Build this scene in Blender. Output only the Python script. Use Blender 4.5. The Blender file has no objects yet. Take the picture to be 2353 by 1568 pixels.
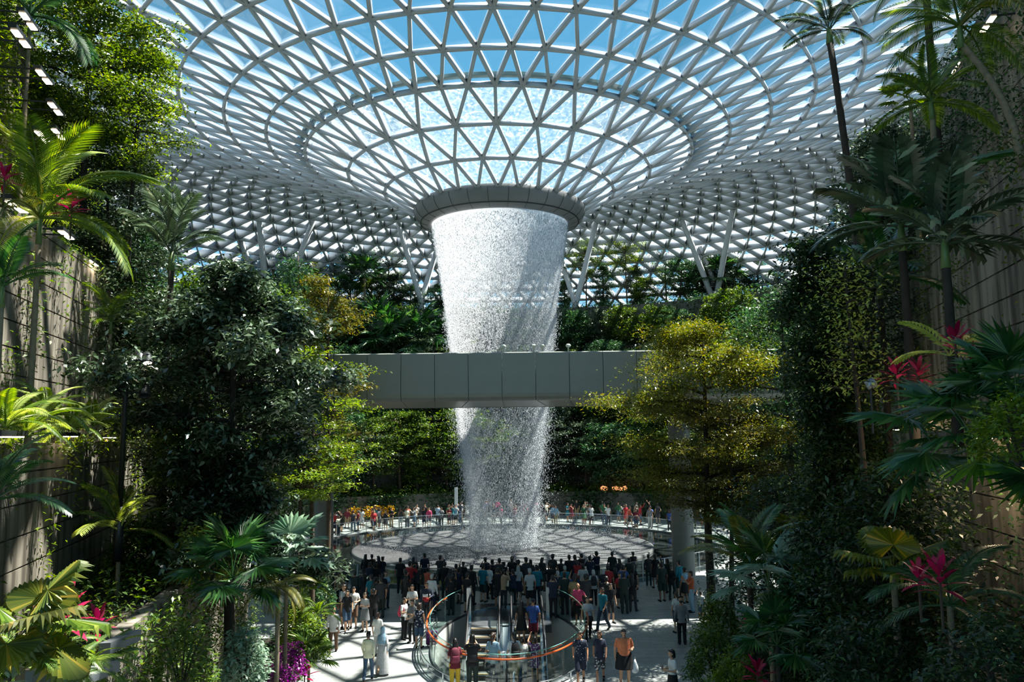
import bpy, math, random
import numpy as np
from mathutils import Vector, Matrix, Euler

# ------------------------------------------------------------------ camera, sky, sun, exposure
SC = bpy.context.scene
COL = SC.collection
PW, PH, FPX = 2353.0, 1568.0, 1880.0
PITCH, ROLL, CAMZ = math.radians(6.55), math.radians(-0.68), 7.6
cam_data = bpy.data.cameras.new('camera'); cam_data.sensor_width = 36.0
cam_data.lens = FPX / PW * 36.0; cam_data.clip_end = 2000; cam_data.clip_start = 0.05
cam = bpy.data.objects.new('camera', cam_data); COL.objects.link(cam)
CAMR = Matrix.Rotation(math.pi/2 + PITCH, 3, 'X') @ Matrix.Rotation(ROLL, 3, 'Z')
cam.matrix_world = Matrix.Translation((0, 0, CAMZ)) @ CAMR.to_4x4()
SC.camera = cam

SC.view_settings.view_transform = 'Standard'; SC.view_settings.look = 'None'
SC.view_settings.exposure = 0.15; SC.view_settings.gamma = 1.0; SC.view_settings.use_curve_mapping = False

SUN_SHADOW = Vector((-0.47, -0.15, -1.0)).normalized()     # direction the light travels
sun_d = bpy.data.lights.new('sun', 'SUN'); sun_d.energy = 17.0; sun_d.angle = math.radians(0.55); sun_d.color = (1.0, 0.95, 0.86)
sun = bpy.data.objects.new('sun', sun_d); COL.objects.link(sun)
sun.rotation_euler = SUN_SHADOW.to_track_quat('-Z', 'Y').to_euler(); sun.location = (30, 60, 80)

world = bpy.data.worlds.new('sky'); SC.world = world; world.use_nodes = True
wn, wl = world.node_tree.nodes, world.node_tree.links
wn.clear()
w_out = wn.new('ShaderNodeOutputWorld'); w_bg = wn.new('ShaderNodeBackground')
w_tc = wn.new('ShaderNodeTexCoord'); w_sep = wn.new('ShaderNodeSeparateXYZ'); w_ramp = wn.new('ShaderNodeValToRGB')
w_noise = wn.new('ShaderNodeTexNoise'); w_noise.inputs['Scale'].default_value = 2.2; w_noise.inputs['Detail'].default_value = 5
w_cr = wn.new('ShaderNodeValToRGB'); w_cr.color_ramp.elements[0].position = 0.62; w_cr.color_ramp.elements[1].position = 1.0; w_cr.color_ramp.elements[1].color = (.5, .5, .5, 1)
w_mix = wn.new('ShaderNodeMix'); w_mix.data_type = 'RGBA'
w_mix.inputs['B'].default_value = (0.85, 0.93, 1.0, 1)
e = w_ramp.color_ramp.elements
e[0].position = 0.0; e[0].color = (0.45, 0.70, 0.86, 1)
e[1].position = 0.75; e[1].color = (0.06, 0.26, 0.50, 1)
m_ = w_ramp.color_ramp.elements.new(0.16); m_.color = (0.24, 0.54, 0.76, 1); m_ = w_ramp.color_ramp.elements.new(0.36); m_.color = (0.12, 0.39, 0.63, 1)
wl.new(w_tc.outputs['Generated'], w_sep.inputs[0]); wl.new(w_sep.outputs['Z'], w_ramp.inputs[0])
wl.new(w_tc.outputs['Generated'], w_noise.inputs['Vector']); wl.new(w_noise.outputs['Fac'], w_cr.inputs[0])
wl.new(w_cr.outputs['Color'], w_mix.inputs['Factor']); wl.new(w_ramp.outputs['Color'], w_mix.inputs['A'])
wl.new(w_mix.outputs['Result'], w_bg.inputs['Color']); wl.new(w_bg.outputs[0], w_out.inputs[0])
w_bg.inputs['Strength'].default_value = 1.2

cy = SC.cycles
cy.max_bounces = 5; cy.diffuse_bounces = 2; cy.glossy_bounces = 2; cy.transmission_bounces = 2
cy.transparent_max_bounces = 18; cy.volume_bounces = 0
cy.caustics_reflective = False; cy.caustics_refractive = False
cy.sample_clamp_indirect = 6.0; cy.sample_clamp_direct = 0
cy.use_denoising = True; cy.use_adaptive_sampling = True; cy.adaptive_threshold = 0.045

# ------------------------------------------------------------------ helpers
R = random.Random(7); NR = np.random.default_rng(11)
def lin(c):
    return tuple(((v/255)/12.92 if v/255 <= 0.04045 else ((v/255+0.055)/1.055)**2.4) for v in c)
def ray(px, py):
    return (CAMR @ Vector(((px-PW/2)/FPX, -(py-PH/2)/FPX, -1.0)))
def at(px, py, Y):                      # the point of the place seen at that pixel, at distance Y
    d = ray(px, py); k = Y/d.y
    return Vector((d.x*k, Y, CAMZ + d.z*k))
def on_floor(px, py, z=0.0):
    d = ray(px, py); k = (z-CAMZ)/d.z
    return Vector((d.x*k, d.y*k, z))

MATS = {}
def mat(name, color=(0.5, 0.5, 0.5), rough=0.6, metal=0.0, spec=0.5, emit=None, estr=0.0, noise=0.0, nscale=4.0, bump=0.0, sub=0.0, color2=None):
    if name in MATS: return MATS[name]
    m = bpy.data.materials.new(name); m.use_nodes = True; nt = m.node_tree; b = nt.nodes['Principled BSDF']
    b.inputs['Base Color'].default_value = (*color, 1); b.inputs['Roughness'].default_value = rough
    b.inputs['Metallic'].default_value = metal; b.inputs['Specular IOR Level'].default_value = spec
    if emit: b.inputs['Emission Color'].default_value = (*emit, 1); b.inputs['Emission Strength'].default_value = estr
    if noise or bump or color2:
        tc = nt.nodes.new('ShaderNodeTexCoord'); n = nt.nodes.new('ShaderNodeTexNoise'); n.inputs['Scale'].default_value = nscale; n.inputs['Detail'].default_value = 4
        nt.links.new(tc.outputs['Object'], n.inputs['Vector'])
        if noise or color2:
            r = nt.nodes.new('ShaderNodeValToRGB'); r.color_ramp.elements[0].position = 0.3; r.color_ramp.elements[1].position = 0.7
            c2 = color2 or tuple(min(1, c*(1+noise)) for c in color)
            c1 = color if color2 else tuple(c*(1-noise) for c in color)
            r.color_ramp.elements[0].color = (*c1, 1); r.color_ramp.elements[1].color = (*c2, 1)
            nt.links.new(n.outputs['Fac'], r.inputs[0]); nt.links.new(r.outputs[0], b.inputs['Base Color'])
        if bump:
            bp = nt.nodes.new('ShaderNodeBump'); bp.inputs['Strength'].default_value = bump
            nt.links.new(n.outputs['Fac'], bp.inputs['Height']); nt.links.new(bp.outputs[0], b.inputs['Normal'])
    MATS[name] = m; return m

def leaf_mat(name, c1, c2, c3=None, trans=0.35, rough=0.38, spec=0.4):
    if name in MATS: return MATS[name]
    m = bpy.data.materials.new(name); m.use_nodes = True; nt = m.node_tree; b = nt.nodes['Principled BSDF']
    g = nt.nodes.new('ShaderNodeNewGeometry'); r = nt.nodes.new('ShaderNodeValToRGB')
    r.color_ramp.elements[0].color = (*lin(c1), 1); r.color_ramp.elements[1].color = (*lin(c2), 1); r.color_ramp.elements[1].position = 0.8
    if c3: x = r.color_ramp.elements.new(1.0); x.color = (*lin(c3), 1)
    nt.links.new(g.outputs['Random Per Island'], r.inputs[0]); nt.links.new(r.outputs[0], b.inputs['Base Color'])
    b.inputs['Roughness'].default_value = rough; b.inputs['Specular IOR Level'].default_value = spec
    t = nt.nodes.new('ShaderNodeBsdfTranslucent'); hs = nt.nodes.new('ShaderNodeHueSaturation')
    hs.inputs['Saturation'].default_value = 1.25; hs.inputs['Value'].default_value = 1.5; hs.inputs['Hue'].default_value = 0.485
    nt.links.new(r.outputs[0], hs.inputs['Color']); nt.links.new(hs.outputs[0], t.inputs['Color'])
    mx = nt.nodes.new('ShaderNodeMixShader'); mx.inputs[0].default_value = trans
    nt.links.new(b.outputs[0], mx.inputs[1]); nt.links.new(t.outputs[0], mx.inputs[2])
    nt.links.new(mx.outputs[0], nt.nodes['Material Output'].inputs['Surface'])
    MATS[name] = m; return m

class MB:                                # collects geometry that becomes ONE mesh
    def __init__(s): s.v = []; s.f = []; s.n = 0
    def add(s, v, f):
        v = np.asarray(v, float); s.v.append(v); k = s.n
        s.f.extend([tuple(i+k for i in q) for q in f]); s.n += len(v)
    def box(s, x0, x1, y0, y1, z0, z1):
        v = [(x, y, z) for z in (z0, z1) for y in (y0, y1) for x in (x0, x1)]
        s.add(v, [(0,2,3,1), (4,5,7,6), (0,1,5,4), (2,6,7,3), (0,4,6,2), (1,3,7,5)])
    def bar(s, a, b, w, d, up=(0, 0, 1)):       # box from a to b, w sideways, d along up (centred)
        a = Vector(a); b = Vector(b); t = (b-a).normalized(); up = Vector(up)
        sd = t.cross(up)
        if sd.length < 1e-4: sd = t.cross(Vector((1, 0, 0)))
        sd.normalize(); u = sd.cross(t).normalized()
        v = []
        for p in (a, b):
            for i, j in ((-1,-1), (1,-1), (1,1), (-1,1)): v.append(p + sd*(i*w/2) + u*(j*d/2))
        s.add([tuple(q) for q in v], [(0,1,2,3), (7,6,5,4), (0,4,5,1), (1,5,6,2), (2,6,7,3), (3,7,4,0)])
    def tube(s, pts, rad, n=8, cap=True):
        pts = [Vector(p) for p in pts]; m = len(pts)
        if not hasattr(rad, '__len__'): rad = [rad]*m
        base = s.n; V = []; F = []
        ref = Vector((0.31, 0.95, 0.05))
        for i, p in enumerate(pts):
            t = (pts[min(i+1, m-1)] - pts[max(i-1, 0)]).normalized()
            a = t.cross(ref)
            if a.length < 1e-3: a = t.cross(Vector((1, 0, 0)))
            a.normalize(); b = t.cross(a)
            for k in range(n):
                th = 2*math.pi*k/n; V.append(tuple(p + (a*math.cos(th) + b*math.sin(th))*rad[i]))
        for i in range(m-1):
            for k in range(n):
                k2 = (k+1) % n; F.append((i*n+k, i*n+k2, (i+1)*n+k2, (i+1)*n+k))
        if cap: F.append(tuple(range(n-1, -1, -1))); F.append(tuple((m-1)*n+k for k in range(n)))
        s.add(V, F)
    def lathe(s, prof, n=24, c=(0, 0, 0), a0=0, a1=2*math.pi, sx=1.0, sy=1.0):
        full = abs(a1-a0-2*math.pi) < 1e-6; cols = n if full else n+1
        V = []; F = []; m = len(prof)
        for k in range(cols):
            th = a0 + (a1-a0)*k/n
            for r, z in prof: V.append((c[0]+r*math.cos(th)*sx, c[1]+r*math.sin(th)*sy, c[2]+z))
        for k in range(n):
            k2 = (k+1) % cols
            for i in range(m-1): F.append((k*m+i, k2*m+i, k2*m+i+1, k*m+i+1))
        s.add(V, F)
    def build(s, name, m, parent=None, smooth=False):
        me = bpy.data.meshes.new(name)
        if s.n: me.from_pydata(np.concatenate(s.v).tolist(), [], s.f)
        if smooth: me.shade_smooth()
        return link(name, me, m, parent)
def link(name, me, m=None, parent=None):
    o = bpy.data.objects.new(name, me); COL.objects.link(o)
    if m is not None and not me.materials: me.materials.append(m)
    if parent is not None: o.parent = parent
    return o
def quads_mesh(name, V, nper, faces_per):       # fast: V (N, nper, 3), the same small topology repeated
    N = len(V); me = bpy.data.meshes.new(name)
    vv = np.ascontiguousarray(V.reshape(-1, 3), dtype=np.float32)
    me.vertices.add(len(vv)); me.vertices.foreach_set('co', vv.ravel())
    fl = [len(q) for q in faces_per]; loops = np.concatenate([np.array(q) for q in faces_per])
    L = len(loops); allL = (np.arange(N)[:, None]*nper + loops[None, :]).ravel()
    me.loops.add(len(allL)); me.loops.foreach_set('vertex_index', allL.astype(np.int32))
    st = np.cumsum([0]+fl[:-1]); starts = (np.arange(N)[:, None]*L + st[None, :]).ravel()
    me.polygons.add(len(starts)); me.polygons.foreach_set('loop_start', starts.astype(np.int32))
    me.update(calc_edges=True); return me
def tag(o, label=None, cat=None, group=None, kind=None):
    if label: o['label'] = label
    if cat: o['category'] = cat
    if group: o['group'] = group
    if kind: o['kind'] = kind
    return o
def empty(name, loc=(0, 0, 0), rz=0.0):
    o = bpy.data.objects.new(name, None); COL.objects.link(o); o.location = loc; o.rotation_euler = (0, 0, rz)
    o.empty_display_size = 0.2; return o
def struct(mb, name, m, smooth=False):
    return tag(mb.build(name, m, None, smooth), kind='structure')
def copy_tree(o, parent=None):
    c = o.copy(); COL.objects.link(c)
    if parent is not None: c.parent = parent
    for ch in CHILD.get(o.name, []):
        cc = copy_tree(ch, c); CHILD.setdefault(c.name, []).append(cc)
    return c
CHILD = {}
def kid(parent, o):
    o.parent = parent; CHILD.setdefault(parent.name, []).append(o); return o
ORD = ['first','second','third','fourth','fifth','sixth','seventh','eighth','ninth','tenth','eleventh','twelfth','thirteenth','fourteenth','fifteenth','sixteenth','seventeenth','eighteenth','nineteenth','twentieth']
def ordinal(n):                                  # 1-based, in words
    if n <= 20: return ORD[n-1]
    tens = {20:'twenty',30:'thirty',40:'forty',50:'fifty',60:'sixty',70:'seventy',80:'eighty',90:'ninety'}
    if n % 10 == 0: return {30:'thirtieth',40:'fortieth',50:'fiftieth',60:'sixtieth',70:'seventieth',80:'eightieth',90:'ninetieth'}[n]
    return tens[n//10*10] + '-' + ORD[n % 10 - 1]

AX = on_floor(1156.5, 1257, 0.1).x; AY = 55.8      # the axis of the funnel and the basin
# ------------------------------------------------------------------ materials of the structure
M_STEEL = mat('white_painted_steel', lin((184, 190, 196)), 0.45, noise=0.04, nscale=0.6)
M_GREY = mat('grey_panel', lin((116, 118, 118)), 0.5, metal=0.1, noise=0.05, nscale=3)
M_CONC = mat('grey_concrete', lin((92, 90, 82)), 0.85, noise=0.25, nscale=1.2, bump=0.15)
M_SOIL = mat('dark_soil', lin((38, 32, 24)), 0.95, noise=0.3, nscale=3)
M_DARK = mat('dark_metal', lin((40, 44, 46)), 0.45, metal=0.4)
M_CHROME = mat('brushed_steel', lin((190, 194, 198)), 0.25, metal=0.9)
M_WHITEWALL = mat('white_plaster', lin((205, 205, 200)), 0.7)

def glass_mat(name, tint=(0.93, 0.97, 0.98), gl=0.08, rough=0.02):
    m = bpy.data.materials.new(name); m.use_nodes = True; nt = m.node_tree; nt.nodes.clear()
    o = nt.nodes.new('ShaderNodeOutputMaterial'); t = nt.nodes.new('ShaderNodeBsdfTransparent'); t.inputs[0].default_value = (*tint, 1)
    g = nt.nodes.new('ShaderNodeBsdfGlossy'); g.inputs['Roughness'].default_value = rough
    f = nt.nodes.new('ShaderNodeFresnel'); f.inputs[0].default_value = 1.25
    mx = nt.nodes.new('ShaderNodeMixShader'); mm = nt.nodes.new('ShaderNodeMath'); mm.operation = 'MULTIPLY_ADD'
    mm.inputs[1].default_value = 0.3; mm.inputs[2].default_value = gl*0.3
    nt.links.new(f.outputs[0], mm.inputs[0]); nt.links.new(mm.outputs[0], mx.inputs[0])
    nt.links.new(t.outputs[0], mx.inputs[1]); nt.links.new(g.outputs[0], mx.inputs[2]); nt.links.new(mx.outputs[0], o.inputs[0])
    return m
M_GLASS = glass_mat('clear_glass'); M_RAILGLASS = glass_mat('railing_glass', (0.84, 0.92, 0.90), 0.2)

def water_mat(name, build):
    m = bpy.data.materials.new(name); m.use_nodes = True; nt = m.node_tree; nt.nodes.clear()
    o = nt.nodes.new('ShaderNodeOutputMaterial'); t = nt.nodes.new('ShaderNodeBsdfTransparent')
    d = nt.nodes.new('ShaderNodeBsdfDiffuse'); d.inputs[0].default_value = (0.74, 0.77, 0.80, 1)
    l = nt.nodes.new('ShaderNodeBsdfTranslucent'); l.inputs[0].default_value = (0.74, 0.77, 0.80, 1)
    w = nt.nodes.new('ShaderNodeMixShader'); w.inputs[0].default_value = 0.55
    mx = nt.nodes.new('ShaderNodeMixShader')
    nt.links.new(d.outputs[0], w.inputs[1]); nt.links.new(l.outputs[0], w.inputs[2])
    nt.links.new(t.outputs[0], mx.inputs[1]); nt.links.new(w.outputs[0], mx.inputs[2]); nt.links.new(mx.outputs[0], o.inputs[0])
    nt.links.new(build(nt), mx.inputs[0]); return m

# ------------------------------------------------------------------ roof: lattice of triangles, a funnel in the middle
PROF = [(5.7,15.6),(7.9,16.8),(10.4,18.0),(13.2,19.1),(15.7,20.0),(18.3,20.8),(21.0,21.7),(23.8,22.7),(26.7,23.7),(29.6,24.6),(32.3,25.2),(34.8,25.4),(37.0,25.3),(39.0,25.0),(41.0,24.5),(43.0,23.8),(45.0,23.0),(46.9,22.0),(48.7,20.9),(50.4,19.6),(52.0,18.2),(53.5,16.6),(54.9,14.9),(56.2,13.0),(57.4,11.0),(58.5,8.8)]
def roof_h(r): return float(np.interp(r, [p[0] for p in PROF], [p[1] for p in PROF])) + CAMZ
NSEG = [28, 28, 28] + [56]*7 + [112]*30
NSEG = NSEG[:len(PROF)]
def roof_nodes():
    rings = []; off = 0.0
    for k, (r, h) in enumerate(PROF):
        n = NSEG[k]
        if k and n != NSEG[k-1]: off = 0.0 if off == 0.0 else 0.0
        elif k: off = 0.5 if off == 0.0 else 0.0
        th = (np.arange(n)+off)*2*math.pi/n           # 0 points to the camera side
        near = np.clip((np.cos(th)-0.2)/0.3, 0, 1)
        # toward the camera side the shell keeps on rising gently instead of coming down
        rr = r + near*max(0, k-13)*2.0; hh = h + near*(max(0, 25.9-h) if k > 13 else 0)
        rings.append((np.stack([AX+rr*np.sin(th), AY-rr*np.cos(th), hh+CAMZ+0*th], 1), n, off))
    return rings
RINGS = roof_nodes()
E_A = []; E_B = []; TRI = []; EK = []
P_ALL = np.concatenate([r[0] for r in RINGS]); starts = np.cumsum([0]+[r[1] for r in RINGS])
for k, (pts, n, off) in enumerate(RINGS):
    s = starts[k]
    if k:
        for i in range(n): E_A.append(s+i); E_B.append(s+(i+1) % n); EK.append((k, 0))
    if k+1 < len(RINGS):
        n2 = RINGS[k+1][1]; s2 = starts[k+1]; off2 = RINGS[k+1][2]
        if n2 == n:
            for i in range(n):
                j = i if off2 > off else i-1             # ring k+1 node just left/right of node i
                a, b = j % n if off2 > off else (i-1) % n, (j+1) % n if off2 > off else i
                if off2 > off: a, b = (i-1) % n, i       # nodes i-0.5 and i+0.5
                else: a, b = i, (i+1) % n
                if off2 < off: a, b = i, (i+1) % n
                for q in (a, b): E_A.append(s+i); E_B.append(s2+q); EK.append((k, 1))
                TRI.append((s+i, s2+a, s2+b)); TRI.append((s+i, s2+b, s+(i+1) % n))
        else:
            for i in range(n):
                base = 2*i + (0 if off == 0.0 else 1)
                q = [(base-1) % n2, base % n2, (base+1) % n2]
                for qq in q: E_A.append(s+i); E_B.append(s2+qq); EK.append((k, 1))
                TRI += [(s+i, s2+q[0], s2+q[1]), (s+i, s2+q[1], s2+q[2]), (s+i, s2+q[2], s+(i+1) % n)]
A = P_ALL[np.array(E_A)]; B = P_ALL[np.array(E_B)]; KK = np.array([e_[0] for e_ in EK])
Rn = np.concatenate([np.full(r[1], k) for k, r in enumerate(RINGS)])
# outward normal at each node from the profile
pr = np.array(PROF); dr = np.gradient(pr[:, 0]); dh = np.gradient(pr[:, 1]); ln = np.hypot(dr, dh)
nr, nh = (-dh/ln)[Rn], (dr/ln)[Rn]
rad = P_ALL[:, :2]-np.array([AX, AY]); rad /= np.linalg.norm(rad, axis=1)[:, None]
NORM = np.stack([rad[:, 0]*nr, rad[:, 1]*nr, nh], 1)
Nn = (NORM[np.array(E_A)]+NORM[np.array(E_B)]); Nn /= np.linalg.norm(Nn, axis=1)[:, None]
T = B-A; T /= np.linalg.norm(T, axis=1)[:, None]
S = np.cross(T, Nn); S /= np.linalg.norm(S, axis=1)[:, None]
wd = np.where(KK < 8, 0.19, 0.17)[:, None]; dp = np.interp(KK, [0, 6, 9, 12, 18, 22, 26], [0.24, 0.34, 0.55, 1.15, 1.3, .8, 0.35])[:, None]
top = 0.0; V = np.stack([A-S*wd/2+Nn*top, A+S*wd/2+Nn*top, A+S*wd/2-Nn*dp, A-S*wd/2-Nn*dp,
                         B-S*wd/2+Nn*top, B+S*wd/2+Nn*top, B+S*wd/2-Nn*dp, B-S*wd/2-Nn*dp], 1)
me = quads_mesh('ceiling', V, 8, [(0,1,2,3), (7,6,5,4), (0,4,5,1), (1,5,6,2), (2,6,7,3), (3,7,4,0)])
tag(link('ceiling', me, M_STEEL), kind='structure')
gl = MB(); gl.add(P_ALL + NORM*0.06, TRI)
tag(gl.build('window_1', M_GLASS), kind='structure')

# ring at the mouth of the funnel
cz = CAMZ
rg = empty('funnel_ring', (AX, AY, cz+14.0)); tag(rg, 'smooth grey metal ring at the mouth of the glass funnel above the waterfall', 'ring')
mb = MB(); mb.lathe([(5.85, 1.75), (5.98, 1.5), (5.92, 1.2), (5.7, .85), (5.4, .6), (5.0, .46), (4.78, .45), (4.70, .6), (4.75, 1.0), (5.3, 1.5), (5.85, 1.75)], 96)
mb.build('ring_shell', M_GREY, rg, True)
for k in range(28):
    if k == 0:
        mb = MB(); mb.tube([(r, 0, z) for r, z in ((5.99,1.5),(5.93,1.19),(5.71,.84),(5.4,.59),(5.0,.45))], 0.012, 4); o = joint = mb.build('panel_joint', M_DARK, rg)
    else: o = joint.copy(); COL.objects.link(o)
    o.rotation_euler = (0, 0, 2*math.pi*(k+.5)/28)
mb = MB(); mb.lathe([(5.52, .68), (5.52, .64), (5.46, .62), (5.46, .68)], 96); mb.build('drip_groove', M_DARK, rg)

# water running over the glass inside the third ring
def film(nt):
    N = nt.nodes; Lk = nt.links
    tc = N.new('ShaderNodeTexCoord'); sep = N.new('ShaderNodeSeparateXYZ'); Lk.new(tc.outputs['Object'], sep.inputs[0])
    n1 = N.new('ShaderNodeTexNoise'); n1.inputs['Scale'].default_value = 2.2; n1.inputs['Detail'].default_value = 3
    Lk.new(tc.outputs['Object'], n1.inputs['Vector'])
    mixv = N.new('ShaderNodeMix'); mixv.data_type = 'RGBA'; mixv.inputs['Factor'].default_value = 0.22
    Lk.new(tc.outputs['Object'], mixv.inputs['A']); Lk.new(n1.outputs['Color'], mixv.inputs['B'])
    vo = N.new('ShaderNodeTexVoronoi'); vo.feature = 'DISTANCE_TO_EDGE'; vo.inputs['Scale'].default_value = 1.7
    Lk.new(mixv.outputs['Result'], vo.inputs['Vector'])
    r1 = N.new('ShaderNodeMapRange'); r1.inputs['From Min'].default_value = 0.0; r1.inputs['From Max'].default_value = 0.055
    r1.inputs['To Min'].default_value = 0.95; r1.inputs['To Max'].default_value = 0.0; Lk.new(vo.outputs['Distance'], r1.inputs['Value'])
    n2 = N.new('ShaderNodeTexNoise'); n2.inputs['Scale'].default_value = 5; n2.inputs['Detail'].default_value = 5; Lk.new(tc.outputs['Object'], n2.inputs['Vector'])
    r2 = N.new('ShaderNodeMapRange'); r2.inputs['From Min'].default_value = 0.42; r2.inputs['From Max'].default_value = 0.68; r2.inputs['To Max'].default_value = 1.0
    Lk.new(n2.outputs['Fac'], r2.inputs['Value'])
    m1 = N.new('ShaderNodeMath'); m1.operation = 'MULTIPLY'; Lk.new(r1.outputs[0], m1.inputs[0]); Lk.new(r2.outputs[0], m1.inputs[1])
    r3 = N.new('ShaderNodeMapRange'); r3.inputs['From Min'].default_value = 0.3; r3.inputs['From Max'].default_value = 0.8
    r3.inputs['To Min'].default_value = 0.08; r3.inputs['To Max'].default_value = 0.42; Lk.new(n2.outputs['Fac'], r3.inputs['Value'])
    m2 = N.new('ShaderNodeMath'); m2.operation = 'ADD'; m2.use_clamp = True; Lk.new(m1.outputs[0], m2.inputs[0]); Lk.new(r3.outputs[0], m2.inputs[1])
    return m2.outputs[0]
M_FILM = water_mat('water_film', film)
mb = MB(); mb.lathe([(r, h+0.12) for r, h in ((5.6,15.6),(7.9,16.8),(10.4,18.0),(13.1,19.1))], 112, (0, 0, 0))
wf = mb.build('water_film', M_FILM); wf.location = (AX, AY, cz); tag(wf, 'thin rippling sheet of water running down over the glass funnel', 'water', kind='stuff')
mb = MB(); mb.lathe([(13.3, 19.3), (13.6, 19.35), (13.65, 19.5), (13.55, 19.55), (13.5, 19.42), (13.25, 19.36)], 112)
g = mb.build('gutter', mat('gutter_steel', lin((110, 135, 135)), 0.4)); g.location = (AX, AY, cz)
tag(g, 'curved water gutter running round the third ring of the funnel', 'gutter')

# ------------------------------------------------------------------ the falling water
def sheet(nt):
    N = nt.nodes; Lk = nt.links
    tc = N.new('ShaderNodeTexCoord'); mp = N.new('ShaderNodeMapping'); mp.inputs['Scale'].default_value = (5.0, 5.0, 0.35)
    Lk.new(tc.outputs['Object'], mp.inputs[0])
    n1 = N.new('ShaderNodeTexNoise'); n1.inputs['Scale'].default_value = 2.0; n1.inputs['Detail'].default_value = 6; n1.inputs['Roughness'].default_value = 0.65
    Lk.new(mp.outputs[0], n1.inputs['Vector'])
    n2 = N.new('ShaderNodeTexNoise'); n2.inputs['Scale'].default_value = 14.0; n2.inputs['Detail'].default_value = 2; Lk.new(tc.outputs['Object'], n2.inputs['Vector'])
    sep = N.new('ShaderNodeSeparateXYZ'); Lk.new(tc.outputs['Object'], sep.inputs[0])
    rz = N.new('ShaderNodeValToRGB'); mr = N.new('ShaderNodeMapRange'); mr.inputs['From Min'].default_value = 0.0; mr.inputs['From Max'].default_value = 22.0
    Lk.new(sep.outputs['Z'], mr.inputs['Value']); Lk.new(mr.outputs[0], rz.inputs[0])
    el = rz.color_ramp.elements; el[0].position = 0.0; el[0].color = (.14,)*3+(1,); el[1].position = 1.0; el[1].color = (.95,)*3+(1,)
    for p, c in ((0.35, .12), (0.62, .13), (0.76, .30), (0.86, .70)): q = el.new(p); q.color = (c, c, c, 1)
    a = N.new('ShaderNodeMath'); a.operation = 'MULTIPLY_ADD'; a.inputs[1].default_value = 1.6; a.inputs[2].default_value = -0.8   # noise to +-
    Lk.new(n1.outputs['Fac'], a.inputs[0])
    a2 = N.new('ShaderNodeMath'); a2.operation = 'MULTIPLY_ADD'; a2.inputs[1].default_value = 0.7; a2.inputs[2].default_value = -0.35; Lk.new(n2.outputs['Fac'], a2.inputs[0])
    b = N.new('ShaderNodeMath'); b.operation = 'ADD'; Lk.new(a.outputs[0], b.inputs[0]); Lk.new(a2.outputs[0], b.inputs[1])
    c = N.new('ShaderNodeMath'); c.operation = 'ADD'; c.use_clamp = True; Lk.new(b.outputs[0], c.inputs[0]); Lk.new(rz.outputs[0], c.inputs[1])
    return c.outputs[0]
M_SHEET = water_mat('falling_sheet', sheet)
WPROF = [(1.95,0.15),(2.1,2.0),(2.4,5.0),(2.95,9.0),(3.3,12.5),(3.75,16.0),(4.15,18.6),(4.5,20.6),(4.72,22.15)]
wf = empty('waterfall', (AX, AY, 0)); tag(wf, 'tall round column of falling white water between the funnel ring and the basin', 'waterfall')
mb = MB(); mb.lathe(WPROF, 96); mb.build('water_sheet', M_SHEET, wf, True)
def drops(n, spread, zlo=0.2, zhi=21.9, size=1.0):
    z = NR.uniform(zlo, zhi, n); th = NR.uniform(0, 2*math.pi, n)
    # clumped round the column: two thick strands left and right
    dens = 0.22+0.78*np.abs(np.cos(th+.25))**5; keep = NR.uniform(0, 1, n) < np.maximum(dens, (z-7)/12)
    z, th = z[keep], th[keep]; n = len(z)
    r = np.interp(z, [p[1] for p in WPROF], [p[0] for p in WPROF]) + NR.normal(0, 1, n)*spread*(1.15-z/24)
    c = np.stack([r*np.cos(th), r*np.sin(th), z], 1)
    w = NR.uniform(.008, .019, n)*size; l = NR.uniform(.02, .08, n)*size
    ang = NR.uniform(0, 3.1, n); d1 = np.stack([np.cos(ang), np.sin(ang), 0*ang], 1)*w[:, None]; d2 = np.stack([-np.sin(ang), np.cos(ang), 0*ang], 1)*w[:, None]
    up = np.stack([0*w, 0*w, l], 1)
    return np.stack([c+up, c+d1, c-d1*.5+d2*.87, c-d1*.5-d2*.87, c-up], 1)
def mist(n):                                   # fine spray hanging low over the basin
    r = 9.3*NR.uniform(0, 1, n)**.75; th = NR.uniform(0, 2*math.pi, n); z = .25+NR.exponential(.45, n)*(1.6-r/9); c = np.stack([r*np.cos(th), r*np.sin(th), z], 1)
    w = NR.uniform(.005, .011, n)[:, None]; x, y, u = (np.array(q) for q in ((1, 0, 0), (0, 1, 0), (0, 0, 1.6)))
    return np.stack([c+u*w, c+x*w, c-x*w*.5+y*w*.87, c-x*w*.5-y*w*.87, c-u*w], 1)
Vd = np.concatenate([drops(180000, 0.14), drops(60000, 0.42, 0.2, 16), drops(14000, 0.9, 0.2, 9, .8), mist(34000)])
me = quads_mesh('spray', Vd, 5, [(0,1,2), (0,2,3), (0,3,1), (4,2,1), (4,3,2), (4,1,3)])
M_DROP = mat('water_drops', (0.84, 0.87, 0.90), 0.3, spec=0.6)
nt = M_DROP.node_tree; t_ = nt.nodes.new('ShaderNodeBsdfTranslucent'); t_.inputs[0].default_value = (.84, .87, .9, 1); mx_ = nt.nodes.new('ShaderNodeMixShader'); mx_.inputs[0].default_value = .55
nt.links.new(nt.nodes['Principled BSDF'].outputs[0], mx_.inputs[1]); nt.links.new(t_.outputs[0], mx_.inputs[2]); nt.links.new(mx_.outputs[0], nt.nodes['Material Output'].inputs[0])
tag(link('spray', me, M_DROP, wf), kind='stuff')

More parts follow.
